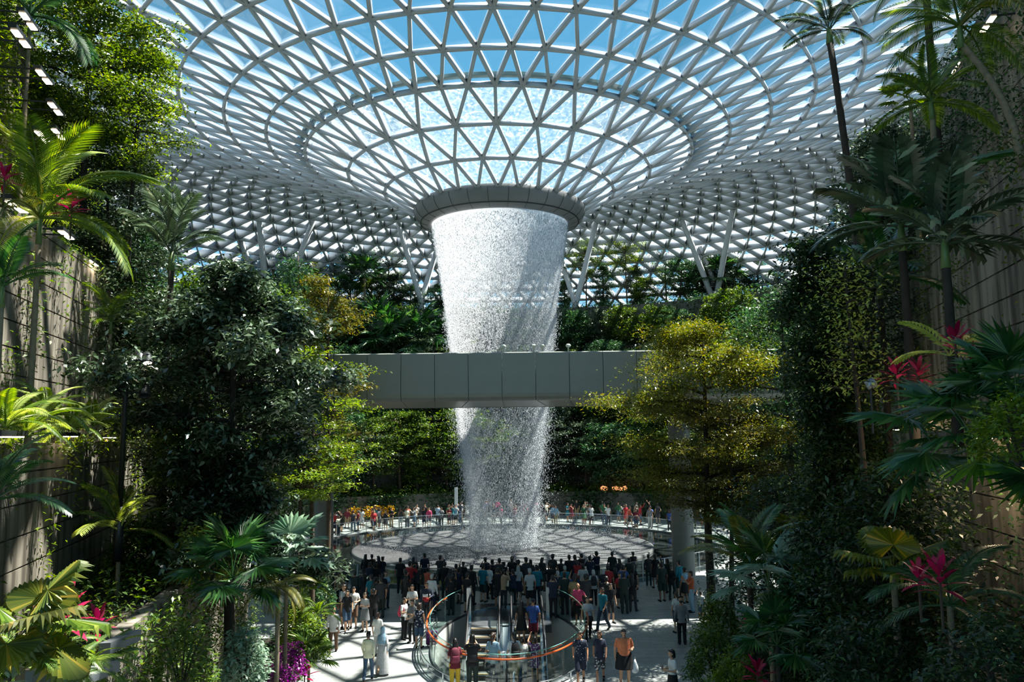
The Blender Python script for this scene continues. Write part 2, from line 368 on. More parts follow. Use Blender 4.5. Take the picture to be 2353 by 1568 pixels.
# basin and black pool ring
bz = 0.12
bs = empty('basin', (AX, AY, 0)); tag(bs, 'wide round pale grey basin that the waterfall falls into', 'basin')
M_BASIN = mat('basin_water', lin((80, 82, 83)), 0.6, noise=0.08, nscale=0.5, spec=.08)
mb = MB(); mb.lathe([(0.01, .03), (5, .035), (7.5, .06), (9.0, .12), (9.72, bz+.12), (9.80, bz+.16)], 128); mb.build('bowl', M_BASIN, bs, True)
mb = MB(); mb.lathe([(9.80, bz+.16), (9.92, bz+.16), (9.95, bz+.0)], 128); mb.build('rim', mat('rim_acrylic', lin((90, 94, 93)), 0.4), bs, True)
M_POOL = mat('black_water', lin((30, 36, 36)), 0.06, spec=0.9, bump=0.03, nscale=3)
pl = MB(); pl.lathe([(9.9, bz), (14.2, bz-.02)], 128); pl = pl.build('reflecting_pool', M_POOL); pl.location = (AX, AY, 0)
tag(pl, 'black ring of still water around the pale basin', 'pool')
kb = MB(); kb.lathe([(14.2, bz-.04), (14.2, bz+.06), (14.45, bz+.06), (14.45, -.05)], 128); kb = kb.build('pool_kerb', mat('kerb_stone', lin((92, 96, 95)), .5)); kb.location = (AX, AY, 0)
tag(kb, 'low dark stone kerb around the black pool', 'kerb')
# glass balustrade around the pool, far half and near half
fr = empty('pool_railing', (AX, AY, 0)); tag(fr, 'round glass balustrade with slim steel handrail at the edge of the black pool', 'railing')
mb = MB(); mb.lathe([(14.6, 0.05), (14.6, 1.02)], 120); mb.build('glass_panel', M_RAILGLASS, fr)
mb = MB()
for k in range(120): 
    th = 2*math.pi*k/120; th2 = 2*math.pi*(k+1)/120
    mb.tube([(14.6*math.cos(th), 14.6*math.sin(th), 1.06), (14.6*math.cos(th2), 14.6*math.sin(th2), 1.06)], .022, 5, False)
mb.build('handrail', M_CHROME, fr)
for k in range(60):
    th = 2*math.pi*k/60; p = MB(); p.box(-.012, .012, -.03, .03, 0, 1.04)
    if k == 0: post0 = p.build('post', M_CHROME, fr); o = post0
    else: o = post0.copy(); COL.objects.link(o)
    o.location = (14.64*math.cos(th), 14.64*math.sin(th), 0.0); o.rotation_euler = (0, 0, th+math.pi/2)

# ------------------------------------------------------------------ floor
def floor_mat():
    m = bpy.data.materials.new('granite_paving'); m.use_nodes = True; nt = m.node_tree; b = nt.nodes['Principled BSDF']; N = nt.nodes; Lk = nt.links
    tc = N.new('ShaderNodeTexCoord'); mp = N.new('ShaderNodeMapping'); Lk.new(tc.outputs['Object'], mp.inputs[0])
    br = N.new('ShaderNodeTexBrick'); br.inputs['Scale'].default_value = 1.0; br.inputs['Brick Width'].default_value = 0.9; br.inputs['Row Height'].default_value = 0.22
    br.inputs['Mortar Size'].default_value = 0.010; br.inputs['Color1'].default_value = (*lin((184, 187, 184)), 1); br.inputs['Color2'].default_value = (*lin((160, 164, 162)), 1); br.inputs['Mortar'].default_value = (*lin((140, 142, 140)), 1)
    Lk.new(mp.outputs[0], br.inputs['Vector'])
    n = N.new('ShaderNodeTexNoise'); n.inputs['Scale'].default_value = 3; n.inputs['Detail'].default_value = 6; Lk.new(tc.outputs['Object'], n.inputs['Vector'])
    mx = N.new('ShaderNodeMix'); mx.data_type = 'RGBA'; mx.blend_type = 'MULTIPLY'; mx.inputs['Factor'].default_value = 0.5
    Lk.new(br.outputs['Color'], mx.inputs['A']); Lk.new(n.outputs['Fac'], mx.inputs['B']); Lk.new(mx.outputs['Result'], b.inputs['Base Color'])
    b.inputs['Roughness'].default_value = 0.42; return m
M_FLOOR = floor_mat()
PX, PY, PA, PB = -0.28, 31.2, 2.75, 6.0            # the escalator pit
outer = [(-32, -6), (32, -6), (32, 100), (-32, 100)]
mb = MB(); n = 96
ell = [(PX+PA*math.cos(2*math.pi*k/n), PY+PB*math.sin(2*math.pi*k/n)) for k in range(n)]
def boxpt(x, y):
    dx, dy = x-PX, y-PY; s = min((32-abs(PX) if False else 31.5)/max(abs(dx), 1e-6), (37 if dy < 0 else 50)/max(abs(dy), 1e-6)); return (PX+dx*s, PY+dy*s)
V_ = [(x, y, 0) for x, y in ell] + [(*boxpt(x, y), 0) for x, y in ell]
mb.add(V_, [(k, k+n, (k+1) % n+n, (k+1) % n) for k in range(n)])
struct(mb, 'floor', M_FLOOR)
mb = MB(); mb.box(-40, 40, -8, 110, -5.3, -5.2); struct(mb, 'floor', mat('lower_floor', lin((120, 120, 118)), .5))

# ------------------------------------------------------------------ bridge and its columns
BY0, BY1, BZ0, BZ1 = 36.4, 46.5, 9.15, 11.25
M_FASCIA = mat('bridge_panel', lin((126, 130, 124)), 0.45, metal=0.1, noise=0.03, nscale=2)
bx0, bx1 = -13.5, 14.5
br = empty('bridge', (0, BY0, BZ0)); tag(br, 'grey metal clad train bridge crossing in front of the waterfall', 'bridge')
prof = [(0.55, -.02), (0.32, 0.0), (0.14, .05), (0.04, .14), (0.0, .30), (0.0, 2.1), (0.06, 2.14), (0.5, 2.14)]
pw = at(1232, 860, BY0).x-at(1154.5, 860, BY0).x; x0 = at(1076, 860, BY0).x
k0 = math.floor((bx0-x0)/pw)
prev = None
for k in range(k0, int((bx1-x0)/pw)+1):
    xa, xb = x0+k*pw+.012, x0+(k+1)*pw-.012
    if prev is None:
        mb = MB(); V_ = []
        for x in (0, xb-xa):
            for y, z in prof: V_.append((x, y, z))
        m = len(prof); mb.add(V_, [(i, i+m, i+m+1, i+1) for i in range(m-1)] + [tuple(range(m)), tuple(range(2*m-1, m-1, -1))])
        prev = mb.build('fascia_panel', M_FASCIA, br); o = prev
    else: o = prev.copy(); COL.objects.link(o)
    o.location = (xa, 0, 0)
mb = MB(); mb.box(bx0, bx1, .35, BY1-BY0-.3, .02, 1.2); mb.build('deck', mat('bridge_soffit', lin((116, 118, 108)), .3, metal=.3, noise=.04), br)
mb = MB(); mb.box(bx0, bx1, BY1-BY0-.3, BY1-BY0-.1, 0, 2.1); mb.build('parapet', M_FASCIA, br)
mb = MB()
for k in range(k0, int((bx1-x0)/pw)+1):
    x = x0+k*pw; mb.bar((x, .45, .012), (x+(.9 if x > 0 else -.9)*(1 if abs(x) > 1 else 0), 9.5, .012), .02, .02)
mb.build('soffit_joints', M_DARK, br)
for i, (px, sd) in enumerate(((741, 'left'), (1566, 'right'))):
    p = at(px, 1150, 40.0)
    c = empty('bridge_column', (p.x, 40.0, 0)); tag(c, f'tall round grey column under the {sd} end of the bridge', 'column', 'bridge columns')
    mb = MB(); mb.lathe([(.53, 0), (.53, BZ0-.3)], 40); mb.build('shaft', mat('column_clad', lin((112, 112, 104)), .5, metal=.2, noise=.03), c, True)
    mb = MB(); mb.lathe([(.53, BZ0-.3), (.62, BZ0-.1), (.7, BZ0+.02)], 40); mb.build('collar', M_GREY, c, True)
    mb = MB(); mb.lathe([(.56, 0), (.56, .12), (.53, .12)], 40); mb.build('base_ring', M_DARK, c)

# slanting steel props behind the top terrace
def roof_hit(px, py):
    d = ray(px, py)
    for k in np.arange(78, 125, .25):
        p = Vector((0, 0, CAMZ)) + d*(k/d.y)
        r = math.hypot(p.x-AX, p.y-AY)
        if r > 20 and p.z > roof_h(r)-.4: return p
    return Vector((0, 0, CAMZ)) + d*(105/d.y)
M_PROP = mat('prop_steel', lin((196, 200, 204)), .45)
for i, (b, t, lab) in enumerate([((967, 690), (912, 503), 'left of the waterfall leaning left'), ((968, 690), (1008, 560), 'close left of the waterfall leaning right'),
        ((1322, 705), (1373, 498), 'right of the waterfall leaning right'), ((1322, 700), (1278, 560), 'close right of the waterfall leaning left'),
        ((1643, 700), (1560, 487), 'far right pair leaning left'), ((1643, 700), (1687, 465), 'far right pair leaning right'),
        ((1655, 692), (1610, 565), 'bright and short behind the far right pair'), ((677, 620), (725, 495), 'left behind the dark tree leaning right'),
        ((607, 620), (593, 490), 'left behind the dark tree nearly upright'), ((570, 600), (548, 540), 'short and bright at far left'), ((1946, 500), (1912, 425), 'short at the far right beside the tall palm')]):
    pb = at(b[0], b[1], 98.0 if i < 7 else 92.0); pt = roof_hit(*t)
    o = MB(); o.tube([pb-Vector((0, 0, 2.0)), pb, pt], [.34, .34, .3], 14)
    o = o.build('steel_prop', M_PROP, None, True); tag(o, 'slanting steel prop holding the roof, ' + lab, 'prop', 'roof props')

# ------------------------------------------------------------------ terraces of the garden valley (far side, round the axis)
TERR = [(23.5, 0, 2.2), (27.5, 2.2, 6.8), (32.5, 6.8, 11.5), (37.0, 11.5, 16.5), (41.5, 16.5, 22.6)]
def arc_wall(r, z0, z1, r2, name, m):
    mb = MB(); mb.lathe([(r, z0), (r, z1), (r+.35, z1), (r+.35, z1-.25)], 90, (AX, AY, 0), math.radians(-12), math.radians(192))
    return struct(mb, name, m)
for i, (r, z0, z1) in enumerate(TERR):
    arc_wall(r, z0-.3, z1, None, 'wall_back', M_CONC)
    r2 = TERR[i+1][0]+.2 if i+1 < len(TERR) else 57
    mb = MB(); mb.lathe([(r+.3, z1-.2), (r2, z1-.2)], 90, (AX, AY, 0), math.radians(-12), math.radians(192)); struct(mb, 'floor', M_SOIL)

# near side: canyon walls, left and right
def wall_mat():
    m = bpy.data.materials.new('jointed_wall'); m.use_nodes = True; nt = m.node_tree; b = nt.nodes['Principled BSDF']; N = nt.nodes; Lk = nt.links
    g = N.new('ShaderNodeNewGeometry'); mp = N.new('ShaderNodeMapping'); mp.inputs['Scale'].default_value = (1, 1, .12); Lk.new(g.outputs['Position'], mp.inputs[0])
    n = N.new('ShaderNodeTexNoise'); n.inputs['Scale'].default_value = 3.2; n.inputs['Detail'].default_value = 5; Lk.new(mp.outputs[0], n.inputs['Vector'])
    r = N.new('ShaderNodeValToRGB'); r.color_ramp.elements[0].position = .36; r.color_ramp.elements[0].color = (*lin((70, 64, 54)), 1); r.color_ramp.elements[1].position = .64; r.color_ramp.elements[1].color = (*lin((140, 133, 120)), 1)
    Lk.new(n.outputs['Fac'], r.inputs[0]); Lk.new(r.outputs[0], b.inputs['Base Color']); b.inputs['Roughness'].default_value = .8
    return m
M_WALL = wall_mat()
def line_wall(side, x0, k, ya, yb, z0, z1, planter, step=1.0, joints=.62):
    s = -1 if side == 'left' else 1
    X = lambda y: s*(x0+k*y)
    rows = int((z1-z0)/joints); mb = MB()
    for j in range(rows+1):                      # boards of concrete with open joints between
        za = z0+j*joints; zb = min(z1, za+joints-.035)
        if zb <= za: continue
        a = [(X(ya), ya), (X(yb), yb)]; t = .3*s
        v = [(a[0][0], ya, za), (a[1][0], yb, za), (a[1][0], yb, zb), (a[0][0], ya, zb)]; v2 = [(x+t, y, z) for x, y, z in v]
        mb.add(v+v2, [(0,1,2,3), (7,6,5,4), (0,4,5,1), (3,2,6,7), (1,5,6,2), (0,3,7,4)])
    v = [(X(ya)+.05*s, ya, z0), (X(yb)+.05*s, yb, z0), (X(yb)+.05*s, yb, z1-.04), (X(ya)+.05*s, ya, z1-.04)]; v2 = [(x+.2*s, y, z) for x, y, z in v]
    mb.add(v+v2, [(0,1,2,3), (7,6,5,4), (0,4,5,1), (3,2,6,7), (1,5,6,2), (0,3,7,4)])
    struct(mb, 'wall_'+side, M_WALL)
    # soil behind the wall
    mb = MB(); v = [(X(ya)+.2*s, ya, z1-.25), (X(yb)+.2*s, yb, z1-.25), (X(yb)+planter*s, yb, z1-.25), (X(ya)+planter*s, ya, z1-.25)]; mb.add(v, [(0,1,2,3)]); struct(mb, 'floor', M_SOIL)
WALLS = {'left': [(5.9, .04, 4, 31, 0, .55, 6), (4.4, .17, 2, 30, .3, 4.2, 6), (5.6, .25, 4, 33, 3.9, 7.55, 6), (7.5, .22, 6, 29.2, 7.3, 13.1, 7), (7.6, .3, 8, 36, 12.8, 19.6, 8), (9.5, .36, 8, 40, 19.3, 27.0, 8)],
         'right': [(5.7, .05, 4, 31, 0, .55, 6), (4.6, .16, 2, 30, .3, 4.2, 6), (5.6, .21, 3, 32, 3.9, 7.6, 6), (6.5, .235, 4, 33, 7.3, 13.1, 7), (8.3, .24, 4, 38, 12.8, 19.6, 8), (9.9, .26, 4, 25, 19.3, 30.0, 8)]}  # last right wall raised above the view to keep sun off the bank
for sd, ws in WALLS.items():
    for w in ws: line_wall(sd, *w)
# the block of wall standing forward at the left, with a planter on it
mb = MB(); p = at(182, 800, 29.3)
for j in range(5): mb.box(p.x-.2, p.x+1.35, 29.0, 31.5, 7.4+j*.72, 7.4+j*.72+.69)
mb.box(p.x-.1, p.x+1.28, 29.06, 31.4, 7.4, 10.9); struct(mb, 'wall_left', M_WALL)
# ------------------------------------------------------------------ plants: leaves, palms, trees
L_DARK = leaf_mat('leaf_dark', (32, 44, 31), (70, 90, 62), (156, 176, 148), .18, .30, .8)  # the pale third tone paints sky glints onto some leaves
L_SHADE = leaf_mat('leaf_deep_shade', (26, 40, 24), (46, 68, 36), (84, 108, 56), .25, .4, .4)  # darker greens, with the shade of the right bank put into the colour
L_OLIVE = leaf_mat('leaf_olive', (60, 86, 34), (98, 122, 48), (150, 158, 78), .38)
L_MID = leaf_mat('leaf_mid', (48, 74, 36), (92, 120, 52), (136, 146, 72), .32)
L_DEEP = leaf_mat('leaf_deep', (34, 62, 42), (66, 102, 62), (100, 132, 84), .28)
L_YEL = leaf_mat('leaf_yellow', (60, 80, 30), (114, 120, 42), (164, 146, 54), .35)
L_LIME = leaf_mat('leaf_lime', (70, 98, 34), (112, 138, 50), (160, 170, 80), .42)
L_BRONZE = leaf_mat('leaf_bronze', (66, 74, 36), (108, 108, 50), (140, 124, 60), .3)
L_RED = leaf_mat('leaf_red', (130, 16, 44), (190, 36, 80), (210, 80, 110), .35)
L_PURP = leaf_mat('petal_purple', (88, 20, 90), (150, 40, 140), None, .3)
L_SILV = leaf_mat('leaf_silver', (96, 124, 104), (150, 172, 150), None, .3)
L_FAN = leaf_mat('leaf_fan', (30, 62, 34), (62, 104, 52), (96, 130, 70), .3, .3, .5)
L_PALE = leaf_mat('leaf_pale', (130, 150, 70), (184, 196, 110), None, .4)
L_GOLD = leaf_mat('flower_gold', (200, 150, 20), (230, 190, 50), None, .3)
M_BARK = mat('bark', lin((74, 62, 48)), .9, noise=.3, nscale=6)
M_BARKD = mat('bark_dark', lin((44, 38, 30)), .9, noise=.3, nscale=6)
M_PALMT = mat('palm_trunk', lin((122, 110, 88)), .85, noise=.25, nscale=9)

def leaves(c, size, flat=0.6, ratio=.42, droop=.25, rng=NR):
    """c (N,3) leaf bases -> (N,4,3) folded leaves, mostly spread level, tips hanging a little"""
    n = len(c); th = rng.uniform(0, 2*math.pi, n); L = size*rng.uniform(.6, 1.25, n)
    el = -droop + rng.normal(0, .35, n)
    d = np.stack([np.cos(th)*np.cos(el), np.sin(th)*np.cos(el), np.sin(el)], 1)
    up = np.stack([rng.normal(0, 1-flat, n), rng.normal(0, 1-flat, n), np.ones(n)], 1)
    s = np.cross(d, up); s /= np.linalg.norm(s, axis=1)[:, None]; u = np.cross(s, d)
    w = (L*ratio/2)[:, None]; L = L[:, None]
    return np.stack([c, c+d*L*.5+s*w+u*w*.35, c+d*L-np.array([0, 0, .12])*L, c+d*L*.5-s*w+u*w*.35], 1)
LEAF_F = [(0, 1, 2, 3)]
def foliage(name, cs, size, m, parent=None, **k):
    return link(name, quads_mesh(name, leaves(cs, size, **k), 4, LEAF_F), m, parent)

def cloud(centres, n, sx, sz, rng=NR):
    i = rng.integers(0, len(centres), n); return centres[i] + rng.normal(0, 1, (n, 3))*np.array([sx, sx, sz])

def make_tree(name, H, width, base, kind, m, nleaf, leaf, seed, trunk_r=.14, bark=None, cl=.35, flatz=.5):
    rg_ = random.Random(seed); rn = np.random.default_rng(seed)
    root = empty(name); tb = MB(); pts = []
    lean = (rg_.uniform(-.3, .3), rg_.uniform(-.3, .3))
    tp = [(lean[0]*(t**1.5)+math.sin(t*5+seed)*.06, lean[1]*(t**1.5)+math.cos(t*4+seed)*.06, H*.96*t) for t in np.linspace(0, 1, 9)]
    tb.tube(tp, [trunk_r*(1-.85*t)+.01 for t in np.linspace(0, 1, 9)], 8)
    nb = {'tiered': 38, 'round': 30, 'column': 34, 'sparse': 18}[kind]
    for b in range(nb):
        t = base + (1-base)*((b+rg_.random())/nb)*.97
        if kind == 'tiered': t = base + (1-base)*(((b*5) % nb)/nb+.06*rg_.random())*.96
        q = (t-base)/(1-base)
        if kind == 'round': L = width/2*math.sqrt(max(.06, 1-(2*q-.9)**2*.85))
        elif kind == 'tiered': L = width/2*math.sqrt(max(.05, 1-abs(q-.38)**2/(.15 if q < .38 else .42)))*(1.15 if b % 3 == 0 else .8)
        elif kind == 'column': L = width/2*(.75+.35*math.sin(q*9+seed))*(1 if q < .8 else (1.05-q)/.25)
        else: L = width/2*(1-.55*abs(q-.55)*1.6)
        L *= rg_.uniform(.72, 1.12); th = b*2.399+rg_.uniform(-.3, .3)
        p0 = Vector([np.interp(t, np.linspace(0, 1, 9), [p[i] for p in tp]) for i in range(3)])
        rise = {'tiered': .22, 'round': .35, 'column': .15, 'sparse': .75}[kind]*rg_.uniform(.6, 1.3)
        d = Vector((math.cos(th), math.sin(th), rise)); bp = [p0]; steps = 5
        for s_ in range(1, steps+1):
            f = s_/steps; bp.append(p0 + d*(L*f) + Vector((rg_.uniform(-.06, .06)*L, rg_.uniform(-.06, .06)*L, -.10*L*f*f + rg_.uniform(-.03, .03)*L)))
        br_ = trunk_r*(.34-.14*q)*min(1.3, L/1.5+.4)
        tb.tube(bp, [br_*(1-.8*k/steps)+.006 for k in range(steps+1)], 5)
        for s_ in range(2, steps+1):
            for w in range(3 if kind != 'sparse' else 4):
                th2 = th+rg_.uniform(-1.2, 1.2); l2 = L*rg_.uniform(.15, .42)
                e_ = bp[s_]+Vector((math.cos(th2)*l2, math.sin(th2)*l2, rg_.uniform(-.05, .3)*l2*(.4 if kind == 'tiered' else 1.2)))
                if w < 2 or kind == 'sparse': tb.tube([bp[s_], (bp[s_]+e_)/2+Vector((0, 0, .04*l2)), e_], [br_*.3+.004, br_*.2+.004, .004], 4, False)
                pts.append(e_); pts.append(bp[s_]*.5+e_*.5)
    kid(root, tb.build('trunk', bark or M_BARK, root, True))
    C_ = np.array([tuple(p) for p in pts])
    cs = cloud(C_, nleaf, cl, cl*flatz, rn)
    kid(root, foliage('foliage', cs, leaf, m, root, rng=rn, flat=.72 if kind == 'tiered' else .5))
    root['_h'] = H; root['_w'] = width
    return root
TEMPL_USED = set()
def put(tmpl, loc, h, w, label, cat='tree', group=None, m=None, rz=None, name=None):
    """the first use moves the template itself, later ones copy it with its parts"""
    if tmpl.name not in TEMPL_USED: TEMPL_USED.add(tmpl.name); o = tmpl
    else: o = copy_tree(tmpl)
    o.location = loc; o.rotation_euler = (0, 0, rz if rz is not None else R.uniform(0, 6.28))
    s = w/tmpl['_w']; o.scale = (s, s, h/tmpl['_h'])
    if m is not None:
        for ch in CHILD[o.name]:
            if ch.name.startswith('foliage') or ch.name.startswith('frond'):
                ch.material_slots[0].link = 'OBJECT'; ch.material_slots[0].material = m
    return tag(o, label, cat, group)

# fronds
def pinnate(L, n, ll, lw, arch, vee=.5, m=None, name='frond'):
    """feather frond along +X from the origin, rising then arching over"""
    mb = MB(); P = []; 
    for t in np.linspace(0, 1, 12): P.append((L*(t-.12*t*t*arch), 0, L*(.55*t - .75*arch*t*t)))
    mb.tube(P, [.03*L/2.2*(1-.8*t)+.004 for t in np.linspace(0, 1, 12)], 4, False)
    P = np.array(P); tt = np.linspace(0, 1, 12)
    for k in range(n):
        t = .14+.86*k/(n-1); c = np.array([np.interp(t, tt, P[:, i]) for i in range(3)])
        t2 = min(1, t+.05); ax = np.array([np.interp(t2, tt, P[:, i])-np.interp(t2-.1, tt, P[:, i]) for i in range(3)]); ax /= np.linalg.norm(ax)
        l = ll*math.sin(math.pi*(.12+.80*t))**.6*(1+.08*math.sin(k*3.1))
        for s_ in (-1, 1):
            d = np.array([.0, s_*.85, 0]) + ax*(.45+.5*t); d[2] += vee*.35*(1-t); d /= np.linalg.norm(d)
            u = np.array([0, 0, 1.0])-d*d[2]; sd = ax*.9; w = lw/2
            mid = c+d*l*.5 + np.array([0, 0, .02*l]); tip = c+d*l + np.array([0, 0, -.22*l])
            mb.add([c, mid+sd*w, mid-sd*w, tip], [(0, 1, 2), (1, 3, 2)])
    return mb.build(name, m)
def fanleaf(L, blade, nseg, m, spread=4.2, split=.55, droop=.3, name='frond', wide=1.0):
    """petiole along +X then a pleated fan"""
    mb = MB(); P = [(L*t, 0, L*(.5*t-.25*t*t)) for t in np.linspace(0, 1, 6)]
    mb.tube(P, [.014-.006*t for t in np.linspace(0, 1, 6)], 4, False)
    h = np.array(P[-1])
    for k in range(nseg):
        a = -spread/2 + spread*(k+.5)/nseg; da = spread/nseg*.5*wide
        d = np.array([math.cos(a), math.sin(a), 0]); dl = np.array([math.cos(a-da), math.sin(a-da), .0]); dr_ = np.array([math.cos(a+da), math.sin(a+da), 0])
        b = blade*(.8+.2*math.cos(a*.7)); r1 = b*split
        z1 = -droop*.25*b; z2 = -droop*b*(.8+.3*math.sin(k*2.3))
        mb.add([h, h+dl*r1+(0, 0, z1-.02*b), h+d*r1*1.05+(0, 0, z1+.05*b), h+dr_*r1+(0, 0, z1-.02*b), h+d*b+(0, 0, z2)], [(0, 1, 2), (0, 2, 3), (1, 4, 2), (2, 4, 3)])
    return mb.build(name, m)
def stash(o):                                     # a prototype whose mesh is used by copies
    me = o.data; m = me.materials[0] if me.materials else None; bpy.data.objects.remove(o); return me
F_FEATH = stash(pinnate(2.3, 44, .62, .05, .8, .6, L_MID)); F_FEATH2 = stash(pinnate(2.2, 30, .55, .10, .62, .9, L_MID))
F_BROAD = stash(pinnate(2.2, 13, .75, .26, .55, .8, L_FAN)); F_FERN = stash(pinnate(.9, 26, .17, .045, .9, .4, L_LIME))
F_FAN = stash(fanleaf(.9, .85, 26, L_FAN)); F_FANW = stash(fanleaf(.8, .9, 16, L_FAN, 3.6, .7, .2, wide=1.15)); F_FANF = stash(fanleaf(1.1, .9, 18, L_FAN, 4.6, .5, .35))
F_ROUND = stash(fanleaf(.7, .75, 34, L_YEL, 5.2, .86, .38, wide=1.12))
def rosette(name, meshes, n, m, loc, size=1.0, trunk_h=0.0, trunk_r=.08, e0=-.5, e1=.9, label='', cat='palm', group=None, tilt=(0, 0), bark=None, crown=True, base=None, span=None, mf=None):
    root = empty(name, loc); top = Vector((tilt[0], tilt[1], trunk_h))
    if trunk_h > 0:
        mb = MB(); k = 12; mb.tube([(tilt[0]*t*t, tilt[1]*t*t, trunk_h*t) for t in np.linspace(0, 1, k)], [trunk_r*(1.15-.3*t)*(1+.05*(i % 2)) for i, t in enumerate(np.linspace(0, 1, k))], 9)
        mb.build('trunk', bark or M_PALMT, root, True)
        if crown:
            mb = MB(); mb.tube([top-Vector((0, 0, .1)), top+Vector((0, 0, .55*size))], [trunk_r*1.05, trunk_r*.6], 8); mb.build('crownshaft', mat('crownshaft', lin((88, 112, 60)), .5), root, True)
            top = top+Vector((0, 0, .45*size))
    for i in range(n):
        f = bpy.data.objects.new('frond', meshes[i % len(meshes)]); COL.objects.link(f); f.parent = root; f.location = top
        th = i*2.3999+R.uniform(-.2, .2) if span is None else span[0]+(span[1]-span[0])*(i+.5)/n
        q = i/max(1, n-1); el = e0+(e1-e0)*q + R.uniform(-.1, .1)
        f.rotation_euler = Euler((R.uniform(-.25, .25), -el, th)); s_ = size*R.uniform(.85, 1.12); f.scale = (s_,)*3
        f.material_slots[0].link = 'OBJECT'; f.material_slots[0].material = mf[i % len(mf)] if mf else m
        kid(root, f)
    return tag(root, label, cat, group)
LANCE = []
for sd_ in range(2):
    rn = np.random.default_rng(sd_); n = 16; mb = MB()
    for i in range(n):
        th = i*2.4; el = 1.25-1.3*(1-i/n)**1.2; L = .62*rn.uniform(.8, 1.1); d = np.array([math.cos(th)*math.cos(el), math.sin(th)*math.cos(el), math.sin(el)])
        s_ = np.array([-math.sin(th), math.cos(th), 0]); c = np.array([0, 0, .05*i/n*6]); g_ = np.array([0, 0, -1.])
        mb.add([c, c+d*L*.4+s_*.065, c+d*L*.4-s_*.065, c+d*L*.75+s_*.05+g_*.08*L, c+d*L*.75-s_*.05+g_*.08*L, c+d*L+g_*.2*L], [(0, 1, 2), (1, 3, 4, 2), (3, 5, 4)])
    LANCE.append(stash(mb.build('foliage', L_RED)))
def ti(loc, label, size=1.0, m=L_RED, group=None, name='cordyline'):
    root = empty(name, loc); f = bpy.data.objects.new('foliage', LANCE[R.randint(0, 1)]); COL.objects.link(f); kid(root, f)
    f.scale = (size,)*3; f.rotation_euler = (0, 0, R.uniform(0, 6)); f.material_slots[0].link = 'OBJECT'; f.material_slots[0].material = m; f.location = (0, 0, .3*size)
    mb = MB(); mb.tube([(0, 0, -.3), (0, 0, .55*size)], .018, 5); kid(root, mb.build('stem', M_BARK, root)); return tag(root, label, 'plant', group)
def mass(name, cs, size, m, label, cat='undergrowth', **k):
    o = foliage(name, cs, size, m, None, **k); return tag(o, label, cat, kind='stuff')
def shrub(loc, rx, rz, n, size, m, label, cat='shrub', name='shrub', group=None):
    root = empty(name, loc); c = NR.normal(0, 1, (n, 3)); c /= np.linalg.norm(c, axis=1)[:, None]
    lump = 1+.22*np.sin(c[:, :1]*7+loc[0])*np.cos(c[:, 1:2]*6+loc[1]); c = c*lump*NR.uniform(.55, 1.02, (n, 1))**.6*np.array([rx, rx, rz]); c[:, 2] = np.abs(c[:, 2])*1.6-.25*rz
    kid(root, foliage('foliage', c, size, m, root)); mb = MB()
    for i in range(5): a = i*1.3; mb.tube([(0, 0, -.2), (math.cos(a)*rx*.3, math.sin(a)*rx*.3, rz*.5), (math.cos(a)*rx*.6, math.sin(a)*rx*.6, rz*1.0)], [.03, .02, .006], 4, False)
    kid(root, mb.build('stem', M_BARKD, root)); return tag(root, label, cat, group)

# ------------------------------------------------------------------ far garden: trees on every terrace
FT = [make_tree('garden_tree', 8, 4.6, .28, 'round', L_DEEP, 7000, .26, 1, cl=.34), make_tree('garden_tree', 8, 5.4, .25, 'tiered', L_MID, 7000, .24, 2, cl=.36, flatz=.3),
      make_tree('garden_tree', 8, 3.0, .12, 'column', L_DEEP, 7000, .24, 3, cl=.3), make_tree('garden_tree', 9, 4.6, .42, 'sparse', L_MID, 2600, .17, 4, .1, cl=.22),
      make_tree('garden_tree', 8, 4.8, .5, 'tiered', L_MID, 5000, .2, 5, .1, cl=.34, flatz=.25), make_tree('garden_tree', 7, 4.4, .15, 'round', L_DARK, 7000, .3, 6, cl=.36)]
TW = ['rounded dense', 'layered spreading', 'narrow columnar', 'thin open crowned', 'high flat topped', 'low bushy']
CW = {'leaf_deep': 'deep green', 'leaf_mid': 'mid green', 'leaf_dark': 'dark glossy', 'leaf_yellow': 'yellow green', 'leaf_lime': 'light green', 'leaf_bronze': 'bronze green', 'leaf_pale': 'pale green'}
def arc(r, deg, z): a = math.radians(deg); return Vector((AX+r*math.sin(a), AY+r*math.cos(a), z))   # 0 deg is straight behind the axis
ROWS = [('behind the promenade', 25.4, 2.0, 24, (6.0, 9.5), [1, 0, 4, 2, 1, 5], 62), ('on the second terrace', 30.0, 6.6, 24, (6.0, 8.5), [0, 2, 1, 5, 0, 4], 62),
        ('on the third terrace', 34.8, 11.3, 22, (5.5, 8.0), [2, 5, 0, 1, 5], 58), ('on the fourth terrace', 39.3, 16.3, 24, (5.0, 7.0), [2, 0, 5, 1, 2, 5], 56)]
for where, r, z, n, hs, kinds, span in ROWS:
    lst = []
    for i in range(n): lst.append((-span+2*span*(i+.5)/n+R.uniform(-1.5, 1.5)))
    for i, dg in enumerate(lst):
        t = kinds[(i*7+int(r)) % len(kinds)]; h = R.uniform(*hs); mm = R.choice([L_DEEP, L_DEEP, L_MID, L_DARK, L_MID])
        put(FT[t], arc(r+R.uniform(-.8, .9), dg, z-.1), h, {0: 4.6, 1: 5.6, 2: 3.0, 3: 4.6, 4: 5, 5: 4.6}[t]*h/7.5*R.uniform(.9, 1.2),
            f"{CW[mm.name]} {TW[t]} tree {where}, {ordinal(i+1)} from the left", 'tree', 'trees ' + where, mm)
